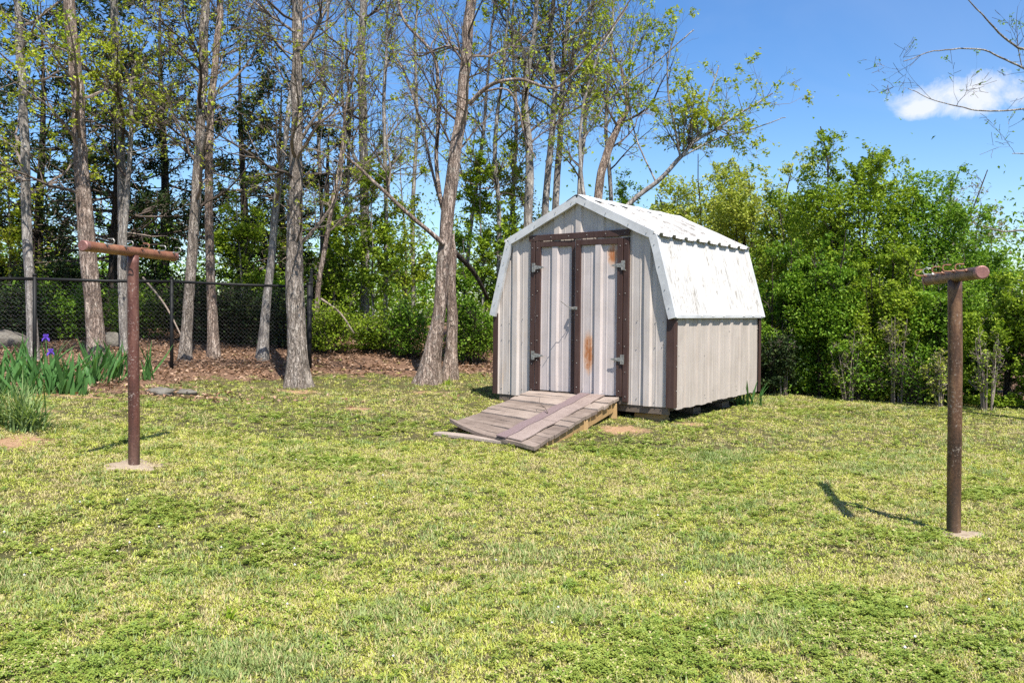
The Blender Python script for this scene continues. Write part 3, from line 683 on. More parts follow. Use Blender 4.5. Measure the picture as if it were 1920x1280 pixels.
# screws
mb = MB()
def screw(p, nrm, r_=.0075):
    nrm = np.array(nrm, float); p = np.array(p, float); a = unit(np.cross(nrm, [.3, .5, .81])); b = np.cross(nrm, a)
    an = np.arange(6)*np.pi/3; ring = p+r_*(np.cos(an)[:, None]*a+np.sin(an)[:, None]*b)
    v = np.concatenate([ring, ring*.4+(p+nrm*.0)*.6+nrm*.007]); mb.add(v, [[i_, (i_+1) % 6, (i_+1) % 6+6, i_+6] for i_ in range(6)], [[6, 7, 8], [6, 8, 9], [6, 9, 10], [6, 10, 11]])
for x_ in (XJ0+.035, XJ1-.035):
    for z_ in np.arange(.12, 2.05, .31): screw((x_+RS.uniform(-.008, .008), -.043, z_+RS.uniform(-.03, .03)), EX)
for d_, xs_, ang, hx in ((0, (XD0+.04, XM-.045), rad(1.3), XD0), (1, (XM+.04, XD1-.035), rad(2.6), XD1)):
    M = swing(hx, ang)
    for x_ in xs_:
        for z_ in np.arange(.18, 2.05, .30): screw(M(np.array([[x_, -.051, z_+RS.uniform(-.04, .04)]]))[0], EX)
for x_ in np.linspace(XJ0+.05, XJ1-.05, 6): screw((x_, -.046, 2.125+(x_-.6)*.012), EX)
for x_ in (.10, .23, .45, 2.2, 2.45, 2.55, 2.63):
    for z_ in (.06, .75, 1.0): screw((x_, -.028 if x_ in (.335,) else -.006, z_+RS.uniform(-.05, .05)), EX)
for a_, b_ in ((XD0, XM), (XM, XD1)):
    for x_ in np.linspace(a_+.12, b_-.12, 4): screw((x_, -.05, .15+RS.uniform(-.02, .02)), EX)
for y_ in np.linspace(.12, SD-.08, 11):
    for z_ in (.06, .11, .62, .9):
        if RS.rand() < .6: screw((SW+.008, y_+RS.uniform(-.04, .04), z_+RS.uniform(-.03, .03)), (1, 0, 0), .006)
for j in range(4):
    p, q = np.array(rl[j]), np.array(rl[j+1])
    for t_ in (.12, .4, .7, .93): c = p+(q-p)*t_; screw((c[0], -OV-.02, c[1]), EX)
for y_ in (0.2, .9, 1.5, 2.2): screw((SW+.035, -.0+y_*0+.03, .12+y_*.42), (1, 0, 0))
o = mb.build('screws', ZINC, shed); o['kind'] = 'stuff'
# floor and skids
mb = MB(); mb.box((.03, .03, -.002), (SW-.03, SD-.03, .03)); mb.build('floor', OLDW, shed)
for x_ in (.25, 1.3, 2.35):
    mb = MB(); mb.box((x_-.06, .06, -.105), (x_+.06, SD-.05, -.004), jit=.004); bevel(mb.build('skid', OLDW, shed), .006)
mb = MB(); mb.box((.06, .012, -.09), (SW-.06, .055, -.006), jit=.003); mb.build('rim_joist', OLDW, shed)
# blocks under the shed: things of their own
def shed_pt(a, b, c=0):
    q = from_shed(a, b); return np.array([q[0], q[1], SZ+c-.0125*a])
for i, (a, b, w_, l_, lab, m) in enumerate(((2.30, .20, .40, .22, 'brown wooden block under the front right corner of the shed', LUMBER), (2.35, 1.15, .30, .24, 'dark timber block under the middle of the shed side wall', OLDW),
                                         (2.35, 2.15, .28, .24, 'dark timber block under the rear of the shed side wall', OLDW), (.3, .25, .32, .24, 'dark timber block under the front left corner of the shed', OLDW))):
    p = shed_pt(a, b); top = p[2]-.107; zb = tzf(p[0], p[1])-.05
    o = empty('support_block', (p[0], p[1], zb), lab, 'support block', 'blocks under the shed', (0, 0, -YAW+RS.uniform(-.08, .08)))
    h_ = max(top-zb, .04); k = 2 if h_ > .1 else 1
    for j in range(k):
        mb = MB(); mb.box((-w_/2+.02*j, -l_/2, h_*j/k+.001), (w_/2-.01*j, l_/2, h_*(j+1)/k-.001), jit=.004); bevel(mb.build('timber', m, o), .006)

#@@RAMP
# ------------------------------------------------------------------ ramp of planks
TL, TR = shed_pt(.62, -.06, .085), shed_pt(1.985, -.06, .088)
b0 = from_shed(1.02, -2.2); b1 = from_shed(2.335, -2.42)
BL = np.array([*b0, tzf(*b0)+.085]); BR = np.array([*b1, tzf(*b1)+.075])
rc_ = (TL+TR+BL+BR)/4
ramp = empty('wooden_ramp', (*((b0+b1)/2), tzf(*((b0+b1)/2))), 'weathered grey plank ramp leading up to the shed doors', 'ramp')
ro = np.array(ramp.location)
def rp(u, w, h=0.0):     # u across (0 left .. 1 right), w down (0 top .. 1 bottom)
    u = np.asarray(u, float)[..., None]; w = np.asarray(w, float)[..., None]
    return TL*(1-u)*(1-w)+TR*u*(1-w)+BL*(1-u)*w+BR*u*w+np.array([0, 0, 1.])*np.asarray(h)[..., None]-ro
NP = 14; ed = np.linspace(0, 1, NP+1)+np.concatenate([[0], RS.uniform(-.012, .012, NP-1), [0]])
for i in range(NP):
    mb = MB(); w0, w1 = ed[i]+RS.uniform(.002, .005), ed[i+1]-RS.uniform(.002, .005)
    us = np.linspace(RS.uniform(-.008, .004), 1+RS.uniform(-.004, .004), 13); th = .042; base = RS.uniform(-.009, .009); V_ = []
    cup = RS.uniform(-.004, .004, 2)
    for k_, u_ in enumerate(us):
        curl = (.075*(1-u_/.55)**2*(u_ < .55) if i == NP-1 else (.02*(1-u_/.4)**2*(u_ < .4) if i == NP-2 else 0))
        wob = .004*math.sin(u_*7+i*2.1)
        for w_, dh in ((w0, cup[0]), (w1, cup[1])):
            ee = .003*math.sin(u_*23+i*5+w_*9)
            for h_ in (base-th, base): V_.append(rp(u_, w_+ee, h_+dh+wob+curl*(1 if w_ == w1 else .5)))
    V_ = np.array(V_); ii = np.arange(len(V_)).reshape(-1, 4); Q = []
    for a, b in ((1, 3), (3, 2), (2, 0), (0, 1)): Q.append(np.stack([ii[:-1, a], ii[:-1, b], ii[1:, b], ii[1:, a]], -1))
    mb.add(V_, np.concatenate(Q+[ii[:1, [0, 2, 3, 1]], ii[-1:, [0, 1, 3, 2]]])); o = bevel(mb.build('plank', PLANK, ramp), .004)
    if i == NP-1: o['label'] = 'bottom plank with a curled up left end'
def ramp_strip(u0, u1, h0, h1, w0, w1, name, m, n_=24):
    mb = MB(); V_ = []
    for w_ in np.linspace(w0, w1, n_):
        j = .004*math.sin(w_*31)
        for u_ in (u0+j, u1+j*.6):
            for h_ in (h0, h1): V_.append(rp(u_, w_, h_+.004*math.sin(w_*19)))
    V_ = np.array(V_); ii = np.arange(len(V_)).reshape(-1, 4); Q = []
    for a, b in ((1, 3), (3, 2), (2, 0), (0, 1)): Q.append(np.stack([ii[:-1, a], ii[:-1, b], ii[1:, b], ii[1:, a]], -1))
    mb.add(V_, np.concatenate(Q+[ii[:1, [0, 2, 3, 1]], ii[-1:, [0, 1, 3, 2]]])); return mb.build(name, m, ramp)
ramp_strip(.585, .69, .008, .022, .0, 1.0, 'grip_strip', STRIPM)
for w0, w1 in ((.0, .36), (.364, .62), (.624, .985)): ramp_strip(.695, .85, .006, .017, w0, w1, 'pink_board', PINKB, 12)
for u_ in (.03, .93):
    mb = MB(); V_ = []
    for w_ in np.linspace(.02, .97, 8):
        for uu in (u_, u_+.045):
            c = rp(uu, w_, -.05); lo_ = min(.115, max(.02, (c+ro)[2]-tzf((c+ro)[0], (c+ro)[1])+.02))
            V_ += [c-(0, 0, lo_), c]
    V_ = np.array(V_); ii = np.arange(len(V_)).reshape(-1, 4); Q = []
    for a, b in ((1, 3), (3, 2), (2, 0), (0, 1)): Q.append(np.stack([ii[:-1, a], ii[:-1, b], ii[1:, b], ii[1:, a]], -1))
    mb.add(V_, np.concatenate(Q+[ii[:1, [0, 2, 3, 1]], ii[-1:, [0, 1, 3, 2]]])); mb.build('stringer', LUMBER, ramp)
for u_, w_ in ((.955, .03), (.05, .03), (.955, .42)):
    p = rp(u_, w_, -.05); zg = tzf(*(p+ro)[:2])-ro[2]
    mb = MB(); mb.box((p[0]-.05, p[1]-.05, zg-.05), (p[0]+.05, p[1]+.05, p[2]-.01), jit=.003); bevel(mb.build('leg', LUMBER, ramp), .005)
# loose board on the grass and twig on the ramp
g0, g1 = gpt(818, 815), gpt(984, 838)
mb = MB(); V_ = []
for t_ in np.linspace(0, 1, 9):
    c = g0+(g1-g0)*t_; c[2] = tzf(c[0], c[1]); nrm_ = unit(np.array([-(g1-g0)[1], (g1-g0)[0], 0])); w_ = .07+.012*math.sin(t_*6)
    for s_ in (-1, 1):
        for h_ in (.0, .034): V_.append(c+nrm_*w_*s_*(.8 if t_ in (0., 1.) else 1)+np.array([0, 0, h_]))
V_ = np.array(V_); ctr = np.array([*((g0+g1)/2)[:2], tzf(*((g0+g1)/2)[:2])]); V_ -= ctr
ii = np.arange(len(V_)).reshape(-1, 4); Q = []
for a, b in ((1, 3), (3, 2), (2, 0), (0, 1)): Q.append(np.stack([ii[:-1, a], ii[:-1, b], ii[1:, b], ii[1:, a]], -1))
mb.add(V_, np.concatenate(Q+[ii[:1, [0, 2, 3, 1]], ii[-1:, [0, 1, 3, 2]]]))
o = bevel(mb.build('loose_board', PLANK), .005); o.location = ctr; tag(o, 'loose weathered board lying on the grass at the foot of the ramp', 'board')
p0 = rp(.66, .52, .03)+ro
mb = MB(); mb.tube(spline([(0, 0, 0), (-.03, .10, .05), (-.09, .16, .10), (-.08, .22, .17)], 10), np.linspace(.007, .003, 10), 5); mb.tube([(-.03, .10, .05), (-.10, .12, .07), (-.14, .12, .065)], [.004, .003, .002], 5)
o = mb.build('twig', TWIG); o.location = p0; tag(o, 'small bent twig sticking up from the ramp planks', 'twig')

#@@POSTS
# ------------------------------------------------------------------ clothesline posts
def pipe_wobble(P, R, n_, name, m, parent, seed):
    v, q = tubes(P[None], R[None], n_); k = len(P)
    c = P.repeat(n_, 0); d = v-c; v = c+d*(1+.03*(fbm(v*9+seed, 2)-.5))[:, None]
    mb = MB(); v = np.concatenate([v, [P[0]], [P[-1]]]); c0_ = k*n_
    mb.add(v, q, [[c0_, (j+1) % n_, j] for j in range(n_)]+[[c0_+1, (k-1)*n_+j, (k-1)*n_+(j+1) % n_] for j in range(n_)])
    return mb.build(name, m, parent, True)
BDIR = np.array([.181, .983, 0.]); FACE = np.array([.983, -.181, 0.])
def clothes_post(x_, y_, hgt, half0, half1, m, label, face, hooks, hookm, seed, foot, barm):
    z0_ = tzf(x_, y_)
    r_ = empty('clothesline_post', (x_, y_, z0_), label, 'clothesline post', 'clothesline posts on the lawn')
    zz = np.concatenate([np.linspace(-.25, hgt-.03, 30)])
    P = np.stack([.004*np.sin(zz*2+seed), .003*np.cos(zz*3), zz], -1)
    pipe_wobble(P, np.full(30, .046), 24, 'pole', m, r_, seed)
    tt = np.linspace(-half0, half1, 24); P = np.array([0, 0, hgt])+tt[:, None]*BDIR
    bar = pipe_wobble(P, np.full(24, .041), 22, 'crossbar', barm, r_, seed+3)
    for e_, s_ in ((-half0, -1), (half1, 1)):
        c = np.array([0, 0, hgt])+BDIR*e_
        mb = MB(); mb.tube(np.array([c-BDIR*s_*.03, c+BDIR*s_*.006, c+BDIR*s_*.012]), [.0435, .0435, .036], 24); mb.build('end_cap', CAPM, bar)
    for k_, (s_, hz, tl) in enumerate(hooks):
        f = FACE*face; c = np.array([0, 0, hgt+hz])+BDIR*s_; up = np.array([0, 0, 1.])
        pts = [c-f*tl, c+f*.04]
        e_ = c+f*.085; rr_ = .022
        pts += [e_+rr_*(math.sin(a)*f+(1-math.cos(a))*up) for a in np.linspace(0, math.pi*1.05, 9)]
        pts.append(pts[-1]-f*.03)
        mb = MB(); mb.tube(np.array(pts), .0046, 7)
        mb.tube(np.array([c+f*.036+hz*0*up, c+f*.046]), .013, 6); mb.tube(np.array([c-f*(tl-.012), c-f*(tl-.022)]), .012, 6)
        mb.build('hook', hookm[k_ % len(hookm)], r_)
    mb = MB(); na = 26; V_ = []
    for ring, (rr_, zz_) in enumerate(((.02, .010), (.09, .009), (foot*.75, .004), (foot, -.03))):
        for j in range(na):
            a = j*2*math.pi/na; q_ = rr_*(1+(.75*(vnoise(np.array([math.cos(a)*2+seed, math.sin(a)*2, 1.])) -.5) if ring > 1 else 0)); xx, yy_ = q_*math.cos(a)*1.15, q_*math.sin(a)
            V_.append([xx, yy_, tzf(x_+xx, y_+yy_)-z0_+zz_+.008*vnoise(np.array([xx*30, yy_*30, 0.]))])
    ii = np.arange(len(V_)).reshape(4, na); mb.add(np.array(V_), np.stack([ii[:-1], np.roll(ii, -1, 1)[:-1], np.roll(ii, -1, 1)[1:], ii[1:]], -1).reshape(-1, 4)); mb.build('footing', CONC, r_, True)
    return r_
HK = [(-.40, .028, .05), (-.16, .03, .05), (.06, .03, .05), (.30, .03, .05), (.53, .03, .05)]
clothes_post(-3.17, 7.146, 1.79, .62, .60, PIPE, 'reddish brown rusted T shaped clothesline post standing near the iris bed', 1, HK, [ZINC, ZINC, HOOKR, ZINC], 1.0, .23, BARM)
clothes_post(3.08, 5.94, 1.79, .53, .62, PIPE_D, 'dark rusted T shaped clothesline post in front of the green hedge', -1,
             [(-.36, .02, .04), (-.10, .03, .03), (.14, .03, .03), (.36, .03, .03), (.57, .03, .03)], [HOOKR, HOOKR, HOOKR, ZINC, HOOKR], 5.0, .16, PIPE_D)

#@@FENCE
# ------------------------------------------------------------------ chain link fence
FH = 1.37
def fpt(px, d): x_ = (px-960)/F*d; return np.array([x_, d, tzf(x_, d)])
run = [fpt(-420, 11.0), fpt(-160, 11.7), fpt(65, 12.5), fpt(322, 13.4), fpt(580, 14.4)]
back_run = [run[-1]+np.array([.0, .0, 0]), *[np.array([run[-1][0]-.48*k_, run[-1][1]+2.2*k_, tzf(run[-1][0]-.48*k_, run[-1][1]+2.2*k_)]) for k_ in (1, 2, 3)]]
def make_fence(pts, label, posts):
    r_ = empty('chain_link_fence', tuple(pts[0]), label, 'fence', 'chain link fence runs'); o_ = pts[0]
    for i in posts:
        p = pts[i]-o_; term = i in (len(pts)-1, 0)
        mb = MB(); rr_ = .042 if term else .028
        mb.tube([p-(0, 0, .3), p+(0, 0, FH+.04)], rr_, 12); mb.tube([p+(0, 0, FH+.04), p+(0, 0, FH+.065), p+(0, 0, FH+.08)], [rr_*1.12, rr_*1.1, rr_*.5], 12)
        mb.build('post', BLACKM, r_, True)
    for a, b in zip(pts[:-1], pts[1:]):
        mb = MB(); mb.tube([a-o_+(0, 0, FH), (a+b)/2-o_+(0, 0, FH-.012), b-o_+(0, 0, FH)], .024, 10); mb.build('top_rail', BLACKM, r_, True)
    # woven wire: zigzag strands
    Lp = np.concatenate([[0], np.cumsum([np.linalg.norm((b-a)[:2]) for a, b in zip(pts[:-1], pts[1:])])]); PT = np.array(pts)
    cell = .064; nst = int(Lp[-1]/cell); hs_ = np.arange(0, FH-.005, cell*.5); k_ = len(hs_)
    P = np.empty((nst, k_, 3)); s0 = np.arange(nst)[:, None]*cell; ss = s0+(np.arange(k_)[None] % 2)*cell*1.02
    for c in range(3): P[..., c] = np.interp(ss, Lp, PT[:, c])-o_[c]
    P[..., 2] += hs_[None]+.02
    T_ = np.array([PT[-1][1]-PT[0][1], -(PT[-1][0]-PT[0][0])]); T_ = T_/np.linalg.norm(T_)
    P[..., :2] += (((np.arange(k_) % 2)-.5)*.005)[None, :, None]*T_
    v, q = tubes(P, np.full((nst, k_), .0032), 4); o = link('wire_mesh', mesh_np('wire_mesh', v, q, None, WIREM), r_); o['kind'] = 'stuff'
WIREM, t = mat('black fence wire'); finish(t, (.045, .045, .045), .25, spec=1.0)
make_fence(run, 'black chain link fence run behind the iris bed at the wood edge', range(len(run)))
make_fence(back_run, 'black chain link fence run going back into the wood beside the thick trunk', (1, 2, 3))

#@@TREES
# ------------------------------------------------------------------ trees
def trunk_mesh(name, P, R, m, parent, sides=26, flare=0.0, relief=.10, seed=0, freq=7.0, lobes=5):
    k = len(P); v, q = tubes(P[None], R[None], sides)
    v = v.reshape(k, sides, 3); c = P[:, None]; d = v-c; a = np.arange(sides)*2*np.pi/sides
    L_ = np.concatenate([[0], np.cumsum(np.linalg.norm(np.diff(P, axis=0), axis=1))])
    ca, sa_ = np.cos(a)[None]+0*L_[:, None], np.sin(a)[None]+0*L_[:, None]
    p3 = np.stack([ca*freq*.55+seed, sa_*freq*.55+seed*2, L_[:, None]*1.7+0*ca], -1)
    rid = 1-np.abs(fbm(p3*np.array([1, 1, 1]), 3)*2-1)
    fl = np.abs(fbm(np.stack([ca*freq*1.6+seed, sa_*freq*1.6, L_[:, None]*3.2+0*ca], -1), 2)*2-1)
    sc = 1+relief*(rid-.75)*.8-relief*.45*(fl < .10)*1.0
    bump = .12*(fbm(np.stack([ca*1.1+seed, sa_*1.1, L_[:, None]*.9+0*ca], -1), 2)-.5)
    sc = sc+bump
    if flare:
        fz = np.exp(-L_/.24)[:, None]; sc = sc+flare*fz*(.55+.75*np.maximum(0, np.cos(lobes*a+seed+.8*np.sin(a*2))))[None]
    v = c+d*sc[..., None]
    i = np.arange(k*sides).reshape(k, sides)
    return link(name, mesh_np(name, v.reshape(-1, 3), q, None, m, True), parent)
def grow(P, R, num, r, t0=.2, t1=1., ln=1., spread=1.0, up=.15, npts=5, wig=.18, rk=.55, taper=.35, grav=0., lfall=.5):
    """children of the polylines P; vectorised"""
    B, N, _ = P.shape
    L_ = np.linalg.norm(np.diff(P, axis=1), axis=2).sum(1); w = L_/L_.sum()
    b = r.choice(B, num, p=w); t_ = r.uniform(t0, t1, num); x_ = t_*(N-1); i = np.minimum(x_.astype(int), N-2); f = (x_-i)[:, None]
    pos = P[b, i]*(1-f)+P[b, i+1]*f; tan = unit(P[b, i+1]-P[b, i]); rr = R[b, i]*(1-f[:, 0])+R[b, i+1]*f[:, 0]
    rnd = unit(r.normal(0, 1, (num, 3))); perp = unit(rnd-tan*(rnd*tan).sum(1, keepdims=True))
    sp = spread*r.uniform(.7, 1.3, num)[:, None]
    d = unit(tan*np.cos(sp)+perp*np.sin(sp)+np.array([0, 0, up]))
    l = ln*r.uniform(.5, 1.3, num)*(1-lfall*t_)
    out = np.empty((num, npts, 3)); out[:, 0] = pos; st = (l/(npts-1))[:, None]
    for k in range(1, npts):
        out[:, k] = out[:, k-1]+d*st; d = unit(d+r.normal(0, wig, (num, 3))+np.array([0, 0, up*.35-grav]))
    r0 = np.minimum(rr*rk, l*.014+.002)
    RR = r0[:, None]*np.linspace(1, taper, npts)[None]
    return out, RR
def ends(P, r, num, t0=.5):
    B, N, _ = P.shape; b = r.randint(0, B, num); x_ = r.uniform(t0, 1, num)*(N-1); i = np.minimum(x_.astype(int), N-2); f = (x_-i)[:, None]
    return P[b, i]*(1-f)+P[b, i+1]*f
def crown(name, C, size, r, m, parent, tuft=0, **kw):
    if tuft:
        k = len(C); C = np.repeat(C, tuft, 0)+r.normal(0, size*.45, (k*tuft, 3))+np.array([0, 0, -size*.2])
    v, q = quad_leaves(C, size*r.uniform(.6, 1.3, len(C)), r, **kw)
    o = link(name, mesh_np(name, v, q, None, m), parent); o['kind'] = 'stuff'; return o
def rel(P, o): return P-np.array(o)

def px_path(pts, d, zbase=None, d1=None):
    """(px,py,width px) list -> points and radii at distance d (d1 at the top)"""
    d1 = d if d1 is None else d1; k = len(pts); P = []; R = []
    for i, (px, py, w) in enumerate(pts):
        dd = d+(d1-d)*i/(k-1); P.append(at(px, py, dd)); R.append(w/2/F*dd)
    return np.array(P), np.array(R)
def big_tree(label, d, pts, bark=None, limbs=(), nb=14, ntw=120, nt2=260, leaves=300, leafm=None, lsize=.07, tuft=3, flare=.45, seed=1, sides=30, relief=.12, top=3.5, blen=2.0, bt0=.3,
             sub=None, freq=7, name='tree', cat='tree', group='trees at the edge of the wood', wf=.72, hide_base=None, twm=None, up=.2, wig=.16):
    r = np.random.RandomState(seed); bark = bark or BARK
    P, R = px_path(pts, d); R = R*wf
    zb = tzf(P[0, 0], P[0, 1]); P[0, 2] = zb-.06
    if top:                                          # carry the stem on above the picture
        dv = unit(P[-1]-P[-2]); e1 = P[-1]+dv*top*.5+np.array([r.uniform(-.15, .15), r.uniform(-.15, .15), 0]); e2 = e1+unit(dv+np.array([r.uniform(-.2, .2), r.uniform(-.2, .2), .3]))*top*.5
        P = np.concatenate([P, [e1, e2]]); R = np.concatenate([R, [R[-1]*.72, R[-1]*.25]])
    Ls = np.linalg.norm(np.diff(P, axis=0), axis=1).sum(); m_ = int(max(24, Ls/.055))
    PR = spline(np.concatenate([P, R[:, None]], 1), m_); Pt, Rt = PR[:, :3], np.maximum(PR[:, 3], .006)
    Pt[:, :2] += .012*np.stack([np.sin(np.arange(m_)*.31+seed), np.cos(np.arange(m_)*.23+seed)], -1)*np.linspace(0, 1, m_)[:, None]
    o = empty(name, (P[0, 0], P[0, 1], zb), label, cat, group); org = np.array(o.location)
    trunk_mesh('trunk', rel(Pt, org), Rt, bark, o, sides, flare, relief, seed*1.7, freq)
    allP, allR = [], []
    stems = [(Pt, Rt)]
    for lp in limbs:
        A, AR = px_path(lp[0], lp[1], d1=lp[2] if len(lp) > 2 else None); AR = AR*wf
        k_ = max(14, int(np.linalg.norm(np.diff(A, axis=0), axis=1).sum()/.09)); AA = spline(np.concatenate([A, AR[:, None]], 1), k_)
        j = AA[:, :3]+np.cumsum(r.normal(0, .006, (k_, 3)), 0)*np.linspace(0, 1, k_)[:, None]
        trunk_mesh('limb', rel(j, org), np.maximum(AA[:, 3], .004), bark, o, 12, 0, relief*.6, seed+len(stems), freq)
        stems.append((j, np.maximum(AA[:, 3], .004)))
    rs = lambda A, k_: A[np.linspace(0, len(A)-1, k_).astype(int)]
    SP_ = np.array([rs(a, 24) for a, _ in stems]); SR_ = np.array([rs(b, 24) for _, b in stems])
    B1, r1 = grow(SP_[:1], SR_[:1], nb, r, bt0, .98, blen, 1.15, up, 8, wig, .45, .25, lfall=.35)
    tw = MB()
    if len(stems) > 1:
        Bl, rl_ = grow(SP_[1:], SR_[1:], max(6, nb), r, .25, 1., blen*.75, .8, up, 8, wig, .55, .25, lfall=.5); B1 = np.concatenate([B1, Bl]); r1 = np.concatenate([r1, rl_])
    v, q = tubes(rel(B1, org), r1, 5); tw.add(v, q)
    B2, r2 = grow(B1, r1, ntw, r, .15, 1., blen*.42, .8, up*.6, 5, wig, .6, .35); v, q = tubes(rel(B2, org), r2, 3); tw.add(v, q)
    B3, r3 = grow(B2, r2, nt2, r, .2, 1., blen*.2, .8, up*.4, 4, wig, .7, .5); v, q = tubes(rel(B3, org), np.maximum(r3, .0022), 3); tw.add(v, q)
    tw.build('twigs', twm or TWIG, o, kind='stuff')
    if leaves: crown('crown', rel(ends(np.concatenate([B3]), r, int(leaves*1.35), .55), org), lsize*.84, r, leafm or LEAF_YELLOW, o, tuft)
    return o
T = big_tree
T('thin dark trunk farthest left behind the fence, beside a grey boulder', 13.7, [(64, 682, 28), (58, 560, 24), (50, 420, 24), (46, 250, 22), (38, 100, 20), (28, -40, 18)], BARK_GREY, nb=16, ntw=150, nt2=420, leaves=900, seed=11, leafm=LEAF_YELLOW, lsize=.085)
T('shaggy warm brown trunk leaning left behind the fence and iris bed', 13.6, [(186, 694, 50), (176, 590, 42), (163, 450, 40), (150, 280, 34), (146, 180, 31), (138, 100, 30), (126, -20, 28)], BARK_WARM, nb=14, ntw=160, nt2=420, leaves=700, seed=12, sides=40, relief=.16, lsize=.08, leafm=LEAF_YELLOW)
T('slim pale trunk just right of the shaggy brown trunk', 15, [(236, 668, 26), (230, 540, 24), (229, 400, 22), (226, 250, 20), (219, 120, 20), (212, -30, 18)], BARK_GREY,
  limbs=[([(231, 470, 15), (238, 370, 14), (245, 260, 11), (246, 150, 9), (262, 105, 6), (278, 80, 4)], 14.8)], nb=14, ntw=150, nt2=380, leaves=800, seed=13, leafm=LEAF_YELLOW, lsize=.085)
T('straight grey trunk behind the fence post, left one of a close pair', 14.3, [(346, 676, 30), (352, 590, 27), (362, 450, 26), (372, 300, 25), (380, 150, 23), (386, -20, 21)], BARK, nb=18, ntw=220, nt2=650, leaves=520, seed=14, sides=34, relief=.14)
T('straight brown trunk behind the fence, right one of a close pair', 14.7, [(402, 680, 30), (397, 560, 24), (392, 430, 22), (392, 300, 20), (397, 180, 18), (410, 60, 17), (416, -30, 16)], BARK_WARM, nb=17, ntw=210, nt2=600, leaves=520, seed=15, sides=30)
T('slender trunk leaning right with a shaded foot behind the fence', 14.8, [(491, 694, 30), (497, 600, 24), (509, 480, 19), (518, 380, 19), (533, 270, 15), (548, 160, 12), (560, 40, 10)], BARK_GREY, nb=12, ntw=190, nt2=560, leaves=240, seed=16, top=2.)
T('thick grey trunk in front of the fence corner with flared roots', 13.2, [(557, 730, 58), (557, 650, 48), (552, 520, 45), (553, 400, 38), (556, 250, 30), (557, 120, 27), (558, -20, 26)], BARK, flare=.6, nb=18, ntw=320, nt2=1000, leaves=420, seed=17, sides=48, relief=.15,
  limbs=[([(566, 260, 10), (590, 220, 8), (615, 195, 7), (650, 150, 4)], 13.0), ([(566, 95, 10), (590, 60, 9), (620, -10, 7)], 13.1), ([(552, 60, 8), (520, 40, 7), (470, 5, 5)], 13.0)])
T('thin crooked trunk just right of the fence corner post', 16, [(591, 640, 15), (597, 540, 13), (612, 450, 12), (626, 370, 11), (638, 300, 9), (650, 200, 7)], BARK_WARM, nb=9, ntw=160, nt2=420, leaves=160, seed=18, sides=14, flare=.2, top=1.5)
T('straight dark trunk standing back in the wood between the two thick trunks', 18.5, [(684, 640, 20), (684, 500, 18), (683, 360, 18), (680, 200, 17), (678, 80, 15), (684, -30, 14)], BARK_GREY, nb=18, ntw=320, nt2=1000, leaves=520, wf=.95, seed=19, lsize=.08, tuft=2, leafm=LEAF_SPRING,
  limbs=[([(683, 330, 9), (655, 270, 7), (640, 180, 5), (640, 60, 4)], 18.4), ([(684, 360, 8), (715, 330, 6), (760, 280, 4)], 18.3)])
T('massive leaning trunk with flared roots left of the shed', 13.5, [(803, 722, 66), (812, 655, 50), (823, 590, 38), (830, 500, 36), (840, 400, 38), (852, 300, 36), (866, 200, 33), (874, 100, 30), (886, -20, 28)], BARK_WARM, flare=.55, wf=.65, bt0=.5, nb=24, ntw=420, nt2=1300, leaves=340, seed=20, sides=52, relief=.17, leafm=LEAF_SPRING,
  limbs=[([(880, 195, 14), (903, 172, 13), (930, 155, 11), (975, 148, 9), (1030, 165, 8), (1062, 150, 7), (1110, 95, 6), (1150, 50, 5), (1190, -10, 4)], 13.3, 12.2),
         ([(832, 458, 15), (800, 430, 13), (770, 405, 12), (720, 360, 11), (665, 310, 9), (640, 290, 6)], 13.4, 12.6),
         ([(836, 400, 13), (826, 370, 12), (818, 300, 12), (822, 220, 11), (818, 120, 10), (800, 85, 9), (760, 40, 8), (742, -10, 7)], 13.6, 14.4),
         ([(834, 410, 9), (812, 330, 8), (790, 240, 7), (765, 160, 6), (730, 80, 4)], 13.7, 14.8),
         ([(905, 172, 7), (950, 168, 6), (972, 205, 6), (985, 260, 5), (1005, 300, 4)], 13.3, 13.2)])
# broken dead stem beside it
o = empty('dead_trunk', tuple(fpt(848, 13.9)), 'pale broken dead trunk with a splintered top beside the massive leaning trunk', 'tree', 'trees at the edge of the wood'); org = np.array(o.location)
A, AR = px_path([(842, 716, 34), (846, 655, 22), (848, 600, 20), (846, 540, 17), (849, 480, 15), (846, 440, 9)], 13.9); A[0, 2] = org[2]-.05
AA = spline(np.concatenate([A, AR[:, None]], 1), 50); trunk_mesh('trunk', rel(AA[:, :3], org), AA[:, 3], BARK_WARM, o, 22, .3, .22, 3.3)
mb = MB()
for k_ in range(7): p = rel(at(846+RS.uniform(-6, 6), 445, 13.9), org); mb.tube([p-(0, 0, .12), p+np.array([RS.uniform(-.02, .02), RS.uniform(-.02, .02), RS.uniform(.05, .22)])], [.018, .003], 4)
mb.build('splinter', TWIG_LIGHT, o, kind='stuff')
